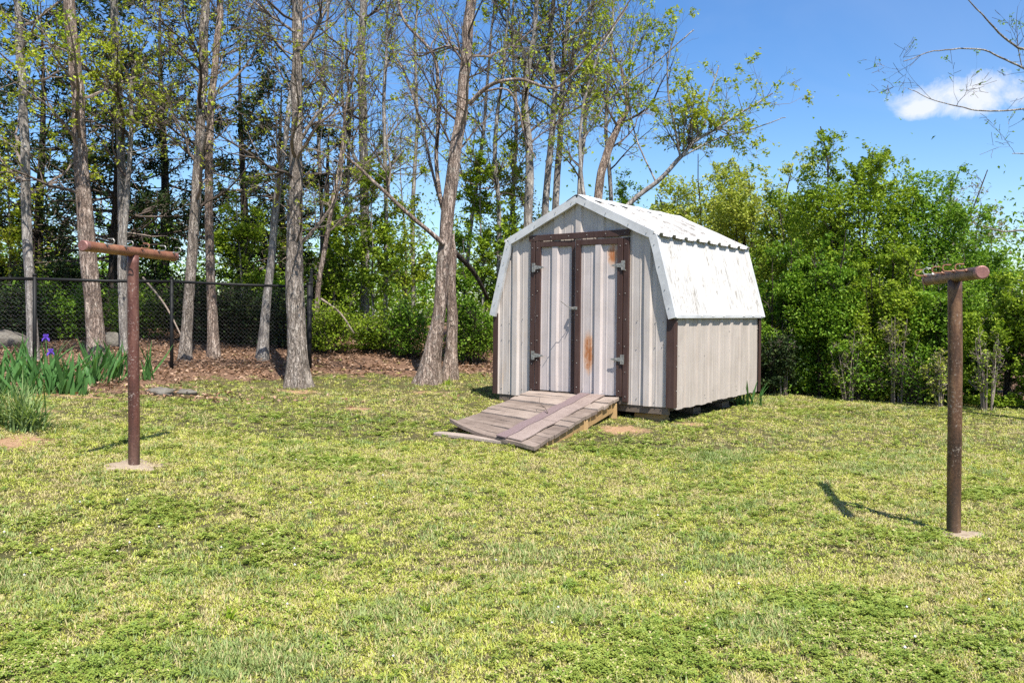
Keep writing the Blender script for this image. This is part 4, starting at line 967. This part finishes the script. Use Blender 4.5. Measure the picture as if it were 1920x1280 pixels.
# trees behind the shed
def hb(px, d): return (px, (CZ-tzf((px-960)/F*d, d))/d*F+YH)
for i, (d, lab, pts, lm_, nl) in enumerate((
    (17.0, 'grey trunk behind the shed peak, leftmost of the bunch', [(985, 640, 24), (990, 420, 21), (993, 300, 19), (985, 180, 15), (1002, 60, 12), (1008, -30, 10)], BARK_GREY, 300),
    (17.6, 'slender grey trunk rising above the left roof slope', [(1012, 640, 22), (1022, 400, 17), (1031, 290, 15), (1040, 180, 13), (1032, 80, 11), (1040, -30, 9)], BARK_GREY, 340),
    (18.2, 'pale smooth trunk right above the shed peak', [(1032, 640, 18), (1042, 380, 16), (1050, 260, 14), (1057, 120, 12), (1068, 10, 10), (1078, -60, 8)], BARK_GREY, 380),
    (19.0, 'short leaning brown trunk behind the shed ridge', [(1108, 640, 26), (1122, 370, 20), (1138, 290, 19), (1160, 235, 15), (1176, 200, 10), (1165, 130, 6)], BARK_WARM, 160))):
    T(lab, d, pts, lm_, nb=26, ntw=320, nt2=1050, leaves=nl, seed=40+i, sides=18, leafm=LEAF_SPRING, lsize=.10, tuft=4, top=2.2 if i < 3 else .6, group='bare trunks behind the shed', wf=.8, relief=.08, flare=.2)
T('leaning tree with bright spring leaves spreading right above the shed roof', 15.3, [(1060, 640, 34), (1120, 470, 24), (1176, 387, 15), (1235, 338, 12), (1275, 296, 11), (1300, 268, 8), (1345, 240, 6), (1400, 205, 5), (1450, 175, 3)], BARK_GREY, flare=.2, seed=50, sides=16, top=0, relief=.06,
  limbs=[([(1276, 296, 7), (1266, 240, 6), (1254, 180, 5), (1252, 110, 4), (1268, 55, 3)], 15.2, 15.0), ([(1278, 292, 6), (1320, 235, 5), (1330, 180, 4), (1350, 120, 3)], 15.3), ([(1230, 342, 5), (1190, 250, 4), (1180, 150, 4), (1200, 40, 3)], 15.4, 15.8),
         ([(1120, 470, 12), (1090, 330, 10), (1095, 200, 8), (1130, 90, 6), (1180, 10, 4)], 15.4, 15.6), ([(1095, 260, 6), (1150, 180, 5), (1230, 120, 4), (1300, 60, 3)], 15.4, 15.2), ([(1276, 296, 5), (1340, 262, 4), (1420, 240, 3), (1475, 222, 2)], 15.3)],
  nb=34, ntw=420, nt2=1200, leaves=900, leafm=LEAF_SPRING, lsize=.085, tuft=5, blen=1.15, bt0=.5, wf=.7, group='trees behind the shed', up=.22)
for i, (d, lab, pts, nl) in enumerate((
    (17.5, 'thin upright sapling between the dark straight trunk and the forked limb', [(722, 650, 9), (724, 400, 8), (720, 200, 7), (726, 60, 5), (722, -20, 4)], 170),
    (19.5, 'very thin bare sapling just left of the dark straight trunk', [(652, 650, 8), (650, 400, 7), (655, 220, 6), (648, 60, 4), (652, -20, 3)], 120),
    (18.5, 'thin pale stem right behind the massive leaning trunk', [(868, 650, 9), (880, 450, 8), (905, 260, 7), (918, 100, 5), (930, -20, 4)], 240),
    (17.0, 'thin crooked stem between the massive trunk and the shed', [(932, 650, 10), (936, 420, 9), (928, 270, 8), (945, 120, 6), (955, -20, 4)], 300),
    (20.0, 'thin grey stem farther back left of the shed peak', [(965, 640, 10), (962, 400, 8), (968, 220, 7), (960, 60, 5), (966, -20, 4)], 280),
    (18.8, 'thin upright stem just right of the shed peak', [(1084, 640, 10), (1086, 370, 9), (1098, 220, 7), (1104, 80, 5), (1116, -20, 4)], 320),
    (20.5, 'far thin stem rising above the right roof slope', [(1150, 640, 10), (1146, 380, 8), (1136, 230, 7), (1146, 90, 5), (1150, -10, 4)], 300),
    (20.0, 'thin stem between the thick grey trunk and the crooked thin trunk', [(600, 650, 9), (604, 430, 8), (598, 250, 7), (610, 90, 5), (618, -20, 4)], 150),
    (21.0, 'far thin pale stem left of the massive trunk', [(776, 640, 9), (774, 400, 8), (782, 230, 6), (778, 80, 5), (786, -20, 4)], 200))):
    T(lab, d, pts, BARK_GREY, nb=30, ntw=260, nt2=800, leaves=nl, seed=240+i, sides=9, leafm=LEAF_SPRING, lsize=.09, tuft=4, top=1., group='thin stems between the trees', wf=1., relief=.05, flare=.1, blen=1.5, bt0=.2)
# tree beyond the right edge whose branches reach into the picture
T('bare budding tree beyond the right edge, branches hanging into the sky', 9.6, [(2230, 800, 46), (2225, 500, 40), (2215, 200, 34), (2200, -100, 28)], BARK_GREY, seed=51, sides=18, top=2, nb=8, ntw=110, nt2=300, leaves=170, leafm=LEAF_GREEN, lsize=.035, tuft=3, blen=1.1, flare=.3,
  limbs=[([(2200, -60, 16), (2080, -20, 12), (1990, 40, 8), (1930, 92, 6), (1870, 60, 5), (1815, 5, 3), (1770, -40, 2)], 9.6, 8.6), ([(2210, 150, 12), (2100, 160, 9), (1990, 160, 6), (1900, 120, 5), (1830, 95, 4), (1750, 95, 3), (1690, 110, 1.5)], 9.6, 8.8),
         ([(2212, 230, 10), (2080, 230, 7), (1960, 205, 5), (1850, 208, 4), (1770, 195, 2.5), (1710, 172, 1.5)], 9.6, 9.0), ([(2215, 420, 12), (2080, 440, 8), (1960, 432, 6), (1880, 436, 4), (1845, 430, 2)], 9.7, 9.4), ([(2212, 330, 9), (2050, 340, 6), (1960, 300, 4), (1900, 290, 2)], 9.6, 9.2)], group='trees on the right side', up=.05)

#@@CEDARS
def cedar(px, d, z0_, z1_, rad_, nbr, nleaf, label, seed, dead=20):
    r = np.random.RandomState(seed); x_ = (px-960)/F*d; zb = tzf(x_, d)
    o = empty('cedar_tree', (x_, d, zb), label, 'cedar tree', 'dark cedars in the wood')
    H_ = z1_-zb; zz = np.linspace(-.1, H_, 26); P = np.stack([.05*np.sin(zz*.8+seed), .05*np.cos(zz*.6+seed), zz], -1); R = .13*(1-zz.clip(0)/H_*.92)*(d/18)
    trunk_mesh('trunk', P, R, BARK_DARK, o, 14, .3, .10, seed)
    tl = max(0.02, (z0_-zb)/H_)
    B1, r1 = grow(P[None], R[None], nbr, r, tl, .99, rad_, 1.45, .05, 7, .13, .4, .3, grav=.02, lfall=.55)
    D1, d1 = grow(P[None], R[None], dead, r, .2, max(tl, .35), rad_*.75, 1.5, -.02, 7, .16, .3, .3, lfall=.2)
    tw = MB(); v, q = tubes(np.concatenate([B1, D1]), np.concatenate([r1, d1]), 4); tw.add(v, q)
    B2, r2 = grow(B1, r1, nbr*7, r, .2, 1., rad_*.36, .75, .03, 4, .15, .6, .4); D2, e2 = grow(D1, d1, dead*6, r, .2, 1., rad_*.3, .9, -.03, 4, .2, .6, .4)
    v, q = tubes(np.concatenate([B2, D2]), np.concatenate([r2, e2]), 3); tw.add(v, q); tw.build('twigs', TWIG, o, kind='stuff')
    nleaf = int(nleaf*.9); C = ends(B2, r, nleaf, .15)+r.normal(0, .045, (nleaf, 3))
    crown('crown', C, .15, r, LEAF_DARK, o, aspect=.28, droop=.1)
for i, a in enumerate(((75, 19, 2.3, 8.5, 2.2, 60, 5200, 'dark cedar farthest left behind the slim trunks'), (215, 18, 2.9, 8.5, 2.2, 80, 8000, 'dark cedar behind the shaggy brown trunk'), (305, 20, 2.7, 9.5, 2.4, 80, 8500, 'tall dark cedar between the shaggy trunk and the close pair'),
                       (455, 18.5, 2.6, 7.6, 1.8, 70, 6500, 'dark cedar right of the close pair of trunks'), (530, 20.5, 2.2, 7.0, 1.8, 60, 5200, 'dark cedar behind the slender leaning trunk'), (618, 19.5, 2.2, 5.9, 1.3, 46, 3600, 'small dark cedar right of the thick grey trunk'),
                       (-80, 17, 1.5, 8, 2.2, 50, 4500, 'dark cedar at the left edge of the picture'))):
    cedar(*a, seed=60+i)

#@@SHRUBS
def shrub(px, d, height, width, nleaf, leafm, lsize, label, seed, stems=9, name='shrub', cat='shrub', group='shrubs', lean=.35, twm=None, low=.12, depth=None, single=False, twk=1.0, t0=.15, cloud=0.0, side=0.0, vol=0.0, stm=None):
    r = np.random.RandomState(seed); x_ = (px-960)/F*d; zb = tzf(x_, d); depth = depth or width*.8
    o = empty(name, (x_, d, zb), label, cat, group)
    k = 1 if single else stems; ang = r.uniform(0, 2*np.pi, k)
    base = np.stack([np.cos(ang)*width*.10, np.sin(ang)*depth*.10, np.full(k, -.05)], -1)*(0 if single else 1)+np.array([0, 0, -.05])
    hh = height*(np.array([1.0]) if single else r.uniform(.6, 1.02, k))
    tip = np.stack([np.cos(ang)*width*.5*r.uniform(.2, .9, k)*(.15 if single else 1)+side*hh, np.sin(ang)*depth*.5*r.uniform(.2, .9, k)*(.15 if single else 1), hh*.92], -1)
    tt = np.linspace(0, 1, 9)[None, :, None]; P = base[:, None]*(1-tt)+tip[:, None]*tt; P[..., :2] = base[:, None, :2]+(tip-base)[:, None, :2]*(tt**1.5)
    P = P+np.cumsum(r.normal(0, .018*height/3, P.shape), 1)*tt
    R = (.008+.0085*hh)[:, None]*np.linspace(1, .25, 9)[None]*(.9 if single else .75)
    mb = MB(); v, q = tubes(P, R, 7); st = mb.add(v, q).build('trunk' if single else 'stems', stm or (BARK_GREY if single else BARK_DARK), o, True)
    if not single: st['kind'] = 'stuff'
    nb = int((22 if single else 46)*twk)
    B1, r1 = grow(P, R, nb, r, low, 1., width*(.42 if single else .36), .95, .25, 6, .18, .6, .3, lfall=.35)
    B2, r2 = grow(B1, r1, nb*5, r, .15, 1., width*.20, .85, .2, 4, .2, .65, .4)
    B3, r3 = grow(B2, r2, nb*12, r, .2, 1., width*.11, .85, .15, 3, .2, .7, .5)
    tw = MB()
    for b_, r_, n_ in ((B1, r1, 4), (B2, r2, 3), (B3, np.maximum(r3, .003), 3)): v, q = tubes(b_, r_, n_); tw.add(v, q)
    tw.build('twigs', twm or TWIG, o, kind='stuff')
    C = ends(B3, r, nleaf, t0)+r.normal(0, lsize*.45+cloud, (nleaf, 3))
    if vol:                                            # leafy mass between the stems, broken into clumps
        k_ = int(nleaf*vol*3.2); zz = r.uniform(.02, .88, k_); a = r.uniform(0, 2*np.pi, k_); q_ = r.uniform(.0, 1, k_)**.45
        env = np.where(zz < .4, .72+.28*zz/.4, np.sqrt(np.clip(1-((zz-.4)/.62)**2, 0, 1)))
        p = np.stack([np.cos(a)*q_*env*width*.5+side*zz*height, np.sin(a)*q_*env*depth*.5, zz*height*.97], -1)
        f = .65*fbm(p*1.7+seed*3.1, 3)+.35*fbm(p*5.0+seed, 2); p = p[f > np.where(zz > .75, .585, .497)][:int(nleaf*vol)]; C = np.concatenate([C, p])
    C = C[C[:, 2] > .05]
    crown('crown', C, lsize, r, leafm, o, droop=.15, aspect=.6)
    return o
HG = 'shrubs of the hedge on the right'
def topz(py, d, px): return CZ-(py-YH)/F*d-tzf((px-960)/F*d, d)
for i, (px, d, ty, wpx, nl, lm_, ls, lab, kw) in enumerate((
    (1325, 23, 275, 250, 12000, LEAF_PALE, .085, 'pale yellow green tree just right of the shed roof', dict(vol=2.0, single=False, name='leafy_tree', cat='tree', twm=TWIG_LIGHT)),
    (1240, 24, 350, 150, 5000, LEAF_PALE, .09, 'low yellow green tree directly behind the shed roof', dict(vol=1.8, name='leafy_tree', cat='tree', twm=TWIG_LIGHT)),
    (1420, 20, 258, 220, 11000, LEAF_PALE, .075, 'tall yellow green tree with a grey stem between shed and hedge', dict(vol=1.7, name='leafy_tree', cat='tree')),
    (1510, 16.5, 300, 220, 9500, LEAF_HEDGE, .065, 'bushy green shrub between the yellow tree and the tall hedge shrub', {}),
    (1605, 14.8, 208, 270, 15000, LEAF_HEDGE, .062, 'tallest bright green shrub with shoots reaching into the sky', {}),
    (1715, 14.6, 258, 230, 11000, LEAF_GREEN, .06, 'tall green shrub leaning right above the hedge', dict(side=.10)),
    (1460, 14.4, 430, 170, 8500, LEAF_GREEN, .055, 'dense low green shrub against the shed back corner', {}),
    (1550, 14.0, 415, 170, 9000, LEAF_GREEN, .055, 'dense green shrub with visible crooked stem in the hedge', {}),
    (1660, 13.7, 430, 180, 9000, LEAF_HEDGE, .055, 'dense green shrub left of the dark clothesline post', {}),
    (1770, 13.3, 470, 170, 8500, LEAF_GREEN, .055, 'dense green shrub directly behind the dark clothesline post', {}),
    (1775, 17, 285, 190, 2600, LEAF_MAUVE, .05, 'mauve budding twiggy tree behind the right part of the hedge', dict(name='budding_tree', cat='tree', twk=2.2, twm=TWIG_LIGHT, side=.08)),
    (1845, 15, 425, 120, 4200, LEAF_GREEN, .06, 'green brush filling the right end of the hedge', dict(side=.02)),
    (1870, 12.7, 520, 170, 8500, LEAF_HEDGE, .055, 'bright green shrub right of the dark clothesline post', {}),
    (1990, 12.3, 470, 190, 6000, LEAF_HEDGE, .055, 'green shrub cut by the right edge of the picture', {}),
    (2010, 14, 300, 200, 2600, LEAF_GREEN, .055, 'airy green sapling at the right edge with sky showing through', dict(twk=1.2, name='sapling', cat='sapling')),
    (1390, 15.6, 470, 120, 4500, LEAF_GREEN, .055, 'green shrub half hidden behind the back of the shed', {}),
    (2160, 12.2, 440, 230, 6000, LEAF_HEDGE, .06, 'green hedge shrub just beyond the right edge of the picture', {}), (2330, 11.8, 430, 250, 6000, LEAF_GREEN, .06, 'farther green hedge shrub beyond the right edge of the picture', {}),
    (1680, 13.2, 580, 90, 420, LEAF_PALE, .045, 'bare pale stems standing in front of the hedge middle', dict(twm=TWIG_LIGHT, stm=TWIG_LIGHT, stems=12, low=.3)),
    (1590, 13.4, 600, 80, 420, LEAF_HEDGE, .045, 'thin pale stems in front of the tallest hedge shrub', dict(twm=TWIG_LIGHT, stm=TWIG_LIGHT, stems=9, low=.3)),
    (1850, 12.2, 610, 80, 420, LEAF_HEDGE, .045, 'thin pale stems in front of the hedge right of the dark post', dict(twm=TWIG_LIGHT, stm=TWIG_LIGHT, stems=9, low=.3)),
    (1470, 13.9, 600, 70, 420, LEAF_GREEN, .045, 'thin pale stems beside the rear corner of the shed', dict(twm=TWIG_LIGHT, stm=TWIG_LIGHT, stems=8, low=.3)),
    (1765, 12.7, 650, 70, 500, LEAF_PALE, .05, 'pale weedy stems left of the dark post at the hedge foot', dict(twm=TWIG_LIGHT, stm=TWIG_LIGHT, stems=10, low=.3)),
)):
    kw = dict(kw); kw.setdefault('vol', 1.7 if nl > 4000 else .3)
    shrub(px, d, topz(ty, d, px), wpx/F*d, nl, lm_, ls, lab, 100+i, group=HG, **kw)
# understory of the wood
UG = 'saplings under the trees'
for i, (px, d, ty, wpx, nl, lm_, ls, lab, kw) in enumerate((
    (20, 17, 250, 150, 1700, LEAF_SPRING, .09, 'leafy sapling at the left edge behind the fence', {}), (110, 20, 420, 130, 1700, LEAF_HEDGE, .08, 'green sapling between the two leftmost trunks', {}),
    (290, 19, 380, 130, 1700, LEAF_GREEN, .085, 'green sapling between the slim pale trunk and the close pair', {}), (455, 17, 340, 140, 2000, LEAF_HEDGE, .085, 'green sapling right of the close pair of trunks', {}),
    (520, 20, 400, 110, 1500, LEAF_SPRING, .085, 'yellow green sapling behind the slender leaning trunk', {}), (625, 18, 330, 130, 2000, LEAF_HEDGE, .085, 'green sapling right of the thick grey trunk', {}),
    (700, 17.2, 330, 170, 3000, LEAF_HEDGE, .09, 'broad green sapling in the gap between the thick trunks', {}), (760, 19.5, 270, 150, 2200, LEAF_SPRING, .085, 'tall green sapling behind the forked limb', {}),
    (905, 17, 285, 150, 3000, LEAF_HEDGE, .09, 'green sapling left of the shed roof', {}), (950, 19.5, 270, 150, 2600, LEAF_SPRING, .085, 'yellow green sapling behind the shed peak', {}),
    (870, 15.6, 430, 110, 1700, LEAF_GREEN, .085, 'small green sapling beside the dead trunk', {}), (1160, 21, 340, 140, 2200, LEAF_GREEN, .08, 'dark green sapling behind the shed ridge', {}))):
    shrub(px, d, topz(ty, d, px), wpx/F*d*1.15, int(nl*1.9), lm_, ls*.85, lab, 140+i, group=UG, name='sapling', cat='sapling', single=True, low=.2, vol=.35, **kw)
for i, (px, d, ty, wpx, nl, lm_, ls, lab) in enumerate((
    (615, 15.6, 575, 110, 2600, LEAF_HEDGE, .06, 'low bright green bush right of the fence corner'), (690, 15.9, 600, 120, 2600, LEAF_HEDGE, .06, 'low bright green bush between the two thick trunks'), (770, 15.6, 570, 120, 2600, LEAF_GREEN, .06, 'low green bush left of the massive leaning trunk'),
    (885, 15.3, 565, 110, 3000, LEAF_GREEN, .06, 'low green bush left of the shed wall'), (640, 19, 520, 170, 3600, LEAF_GREEN, .07, 'mid green thicket bush behind the fence corner'), (930, 17.5, 500, 130, 3000, LEAF_GREEN, .07, 'green bush behind the left shed wall'),
    (520, 17.5, 530, 150, 3600, LEAF_GREEN, .085, 'shaded green bush behind the fence left of its corner'), (430, 18, 540, 170, 3600, LEAF_GREEN, .085, 'shaded green bush behind the fence and the close pair'), (310, 19, 530, 170, 3600, LEAF_DARK, .085, 'shade-coloured bush behind the fence at the slope'),
    (90, 17, 490, 190, 4200, LEAF_DARK, .085, 'shade-coloured bush behind the fence at the left'), (190, 19, 510, 160, 3600, LEAF_DARK, .085, 'shade-coloured bush behind the shaggy brown trunk'), (0, 18, 470, 170, 3600, LEAF_DARK, .085, 'shade-coloured bush at the left edge of the picture'),
    (40, 16, 545, 150, 3400, LEAF_DARK, .075, 'shade-coloured bush behind the boulder'), (130, 16.2, 540, 130, 3200, LEAF_GREEN, .075, 'shaded green bush between the boulder and the shaggy trunk'), (255, 16.5, 545, 130, 3200, LEAF_GREEN, .075, 'shaded green bush right of the slim pale trunk'),
    (375, 16.3, 545, 140, 3200, LEAF_DARK, .075, 'shade-coloured bush just behind the close pair of trunks'), (460, 16, 550, 120, 3200, LEAF_DARK, .075, 'shade-coloured bush left of the shaded slender trunk'), (545, 16, 555, 120, 3200, LEAF_DARK, .075, 'shade-coloured bush behind the thick grey trunk'),
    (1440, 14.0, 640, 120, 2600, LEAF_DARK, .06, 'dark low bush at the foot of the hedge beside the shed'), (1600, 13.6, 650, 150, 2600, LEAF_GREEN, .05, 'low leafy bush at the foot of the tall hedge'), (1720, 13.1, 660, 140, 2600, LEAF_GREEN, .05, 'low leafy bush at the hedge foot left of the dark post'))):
    shrub(px, d, topz(ty, d, px), wpx/F*d, nl, lm_, ls, lab, 160+i, group='bushes at the wood edge', name='bush', cat='bush', stems=12, vol=.9 if lm_ is LEAF_DARK else .3, cloud=.05)  # dark leaves behind the fence carry the shade of the crowns as colour
# far wood beyond: one mass
r = np.random.RandomState(5); C = []
for k_ in range(150):
    a = r.uniform(-.85, .95); d = r.uniform(34, 55); x_ = a*d; h_ = r.uniform(2.6, 4.6)+(1.8 if a > .1 else 0)*r.rand()
    n_ = 420; q = r.normal(0, 1, (n_, 3))*np.array([1.3, 1.0, h_*.36])+np.array([x_, d, .9+h_*.45]); C.append(q[q[:, 2] > .6])
C = np.concatenate(C); v, q = quad_leaves(C, r.uniform(.16, .34, len(C)), r); o = link('far_wood', mesh_np('far_wood', v, q, None, LEAF_GREEN)); o['kind'] = 'stuff'; o['label'] = 'far green wood beyond the trees'

#@@PLANTS
# ------------------------------------------------------------------ iris bed and small plants
def sword(name, L_, w_, bend, m, seed):
    r = np.random.RandomState(seed); k = 7; t_ = np.linspace(0, 1, k); z_ = L_*t_*(1-.25*bend*t_); x_ = L_*bend*.75*t_**2.2; ww = w_*np.array([.55, .85, 1, 1, .85, .5, .03])
    tw = r.uniform(-.4, .4)*t_; V_ = []
    for i in range(k):
        c, s = math.cos(tw[i]), math.sin(tw[i])
        for u_ in (-.5, 0, .5): V_.append([x_[i]+u_*ww[i]*s, u_*ww[i]*c, z_[i]+(.0 if u_ else 0)])
        V_[-2][0] += .12*ww[i]
    ii = np.arange(3*k).reshape(k, 3); return mesh_np(name, np.array(V_), np.stack([ii[:-1, :-1], ii[:-1, 1:], ii[1:, 1:], ii[1:, :-1]], -1).reshape(-1, 4), None, m, True)
LV = [sword('leaf', RS.uniform(.38, .60), RS.uniform(.03, .048), b_, LEAF_IRIS, 500+i) for i, b_ in enumerate((.05, .15, .1, .3, .45, .2, .65))]
def iris(px, py, label, nl, spread_, seed, sc=1.0, d=None):
    g = gpt(px, py) if d is None else fpt(px, d)
    r = np.random.RandomState(seed); o = empty('iris_plant', tuple(g), label, 'iris plant', 'iris plants')
    for k_ in range(int(nl*1.35)):
        l = link('leaf', LV[r.randint(len(LV))], o); a = r.uniform(0, 6.28); q_ = spread_*math.sqrt(r.rand())
        xx, yy_ = q_*math.cos(a), q_*math.sin(a)*.6
        l.location = (xx, yy_, tzf(g[0]+xx, g[1]+yy_)-g[2]-.02); l.rotation_euler = (r.normal(0, .24), r.normal(0, .24), r.uniform(0, 6.28)); s = sc*r.uniform(.75, 1.3); l.scale = (s, s, s)
    return o, g
IL = []
for i, (px, py, lab, nl, sp_) in enumerate(((-20, 742, 'iris clump cut by the left edge of the picture', 26, .34), (28, 742, 'dark green iris clump second from the left edge', 26, .28), (85, 736, 'large iris clump below the violet flowers', 30, .30), (128, 738, 'iris clump right of the violet flowers', 24, .24),
                                   (165, 722, 'low iris clump in the middle of the bed', 20, .24), (200, 716, 'iris clump in front of the shaggy trunk', 18, .22), (226, 706, 'tall iris clump just left of the reddish post', 20, .18), (272, 712, 'pale iris clump just right of the reddish post', 12, .16),
                                   (60, 716, 'iris clump at the back of the bed', 24, .34), (-70, 720, 'iris clump beyond the left edge of the picture', 20, .34), (10, 715, 'iris clump at the back left of the bed', 22, .3))):
    iris(px, py, lab, nl, sp_, 520+i)
iris(1402, 764, 'pale green iris clump at the rear corner of the shed', 18, .22, 540, .68, 12.5)
# iris flowers on stems
for i, (px, py, lab) in enumerate(((86, 634, 'upper violet iris flower on a tall stem'), (95, 661, 'lower violet iris flower beside the taller one'))):
    g = gpt(88+i*6, 728); top = at(px, py, g[1]); o = empty('iris_flower', tuple(g), lab, 'flower', 'violet iris flowers'); T_ = top-g
    mb = MB(); mb.tube(spline([(0, 0, 0), T_*.5+np.array([.01, 0, 0]), T_*.97], 8), .006, 6); mb.build('stem', LEAF_IRIS, o)
    r = np.random.RandomState(9+i)
    for k_ in range(6):
        a = k_*math.pi/3+r.uniform(-.2, .2); upd = k_ % 2; e_ = np.array([math.cos(a), math.sin(a), 0]); f_ = np.array([-math.sin(a), math.cos(a), 0]); z_ = np.array([0, 0, 1.])
        V_ = []
        for t_, w_ in ((0, .008), (.35, .03), (.7, .042), (1., .014)):
            c = T_+.72*(e_*(.016+.05*t_*(1 if not upd else .45))+z_*((.075*t_ if upd else .02*math.sin(t_*3)-.055*t_*t_)))
            V_ += [c-f_*w_*.6, c+e_*.004, c+f_*w_*.6]
        ii = np.arange(12).reshape(4, 3); mb = MB(); mb.add(np.array(V_), np.stack([ii[:-1, :-1], ii[:-1, 1:], ii[1:, 1:], ii[1:, :-1]], -1).reshape(-1, 4)); mb.build('petal', PETAL, o, True)
def strap_plant(px, py, n_, L0, L1, w_, sprd, label, m, seed, name='strap_leaf_plant', cat='plant', group=None):
    r = np.random.RandomState(seed); g = gpt(px, py); o = empty(name, tuple(g), label, cat, group); V_ = []; Q = []
    for k_ in range(n_):
        a = r.uniform(0, 6.28); L_ = r.uniform(L0, L1); b_ = r.uniform(.15, 1.0)*sprd; e_ = np.array([math.cos(a), math.sin(a), 0]); f_ = np.array([-math.sin(a), math.cos(a), 0]); c0_ = np.array([r.normal(0, .05), r.normal(0, .04), 0])*(L1/.4)
        c0_[2] = tzf(g[0]+c0_[0], g[1]+c0_[1])-g[2]-.01; n0 = len(V_)
        for t_ in np.linspace(0, 1, 6):
            c = c0_+e_*L_*(b_*t_**1.4)*.9+np.array([0, 0, 1])*L_*(t_*math.sqrt(max(.05, 1-.55*b_*b_))-.45*b_*t_*t_); ww = w_*(1-.93*t_**3)*r.uniform(.9, 1.1)
            V_ += [c-f_*ww/2, c+f_*ww/2]
        for j in range(5): Q.append([n0+2*j, n0+2*j+1, n0+2*j+3, n0+2*j+2])
    link('leaves', mesh_np('leaves', np.array(V_), Q, None, m), o)['kind'] = 'stuff'
    return o
strap_plant(48, 806, 190, .34, .70, .016, 1.0, 'pale green strap leaved clump beside the bare red soil', LEAF_LILY, 71)
strap_plant(-25, 800, 130, .34, .68, .016, 1.0, 'strap leaved clump cut by the left edge above the red soil', LEAF_LILY, 72)
for i, (px, py, lab) in enumerate(((432, 1160, 'bright green weed tuft standing up in the front lawn'), (800, 1148, 'small green weed in the middle of the front lawn'))):
    strap_plant(px, py, 16, .05, .10, .012, .8, lab, LEAF_HEDGE, 80+i, 'weed', 'weed', 'weeds in the lawn')
strap_plant(838, 722, 20, .08, .2, .014, .8, 'tuft of grass at the root of the massive leaning trunk', LEAF_HEDGE, 90, 'grass_tuft', 'weed', 'weeds in the lawn')
# white clover heads
mb = MB(); r = np.random.RandomState(3)
for px, py in [(555, 868), (415, 1036), (220, 1043), (298, 997), (552, 1038), (8, 1007), (243, 1027), (1110, 960), (700, 940), (1385, 1105), (1060, 905), (930, 1060), (150, 950), (1500, 1000), (1700, 1150)]+[(r.uniform(0, 1900), r.uniform(860, 1270)) for _ in range(20)]:
    g = gpt(px, py)+np.array([0, 0, .035]); s = r.uniform(.006, .011)
    v = np.array([(0, 0, 1), (1, 0, 0), (0, 1, 0), (-1, 0, 0), (0, -1, 0), (0, 0, -.6)])*s+g; mb.add(v, None, [[0, 1, 2], [0, 2, 3], [0, 3, 4], [0, 4, 1], [5, 2, 1], [5, 3, 2], [5, 4, 3], [5, 1, 4]])
o = mb.build('clover_flowers', FLOWERW, None, True); o['kind'] = 'stuff'; o['label'] = 'tiny white clover heads in the lawn'
# rocks
def rock(px, py, d, w_, h_, label, seed, dep=None):
    x_ = (px-960)/F*d; zb = tzf(x_, d); k, mm = 14, 9; th = np.linspace(0, np.pi, mm); ph = np.arange(k)*2*np.pi/k
    D = np.stack([np.sin(th)[:, None]*np.cos(ph), np.sin(th)[:, None]*np.sin(ph), np.cos(th)[:, None]+0*ph], -1)
    D = D*(1+(1.1 if h_ < .15 else .6)*(fbm(D*(2.3 if h_ < .15 else 1.7)+seed, 3)-.5))[..., None]; D = D*np.array([w_/2, (dep or w_*.7)/2, h_*.6]); D[..., 2] += h_*.25
    i = np.arange(k*mm).reshape(mm, k); q = np.stack([i[:-1], i[1:], np.roll(i, -1, 1)[1:], np.roll(i, -1, 1)[:-1]], -1).reshape(-1, 4)
    o = link('rock', mesh_np('rock', D.reshape(-1, 3), q, None, ROCK, True)); o.location = (x_, d, zb); tag(o, label, 'rock', 'rocks near the fence')
rock(10, 650, 15.2, .95, .32, 'long grey boulder behind the fence at the left edge', 1)
rock(210, 640, 15.6, .45, .30, 'rounded grey rock between the shaggy trunk and the slim pale trunk', 2)
rock(300, 712, 11.3, .34, .11, 'flat pale stone at the end of the iris bed', 3)
rock(350, 713, 11.6, .30, .07, 'flat weathered stone on the bare earth behind the reddish post', 4)
# fallen branches
for i, (a, b, w_, lab) in enumerate(((at(268, 520, 15.6), at(345, 640, 15.0), .02, 'pale fallen branch leaning behind the fence'), (at(650, 600, 16.3), at(640, 575, 16.3), .0, ''), (at(602, 560, 15.4), at(664, 625, 15.2), .022, 'dead branch leaning in the bushes right of the fence corner'),
                                     (at(850, 470, 14.2), at(915, 560, 15.2), .05, 'dark dead limb slanting down behind the massive leaning trunk'))):
    if not lab: continue
    mb = MB(); m_ = (a+b)/2+np.array([.04, 0, .06]); mb.tube(spline([np.zeros(3), m_-a, b-a], 12), np.linspace(w_, w_*.6, 12), 8); o = mb.build('fallen_branch', TWIG_LIGHT if i < 3 else BARK_DARK, None, True); o.location = a; tag(o, lab, 'branch')
print('TRIS', sum(len(m.loop_triangles) or sum(len(p.vertices)-2 for p in m.polygons) for m in bpy.data.meshes))
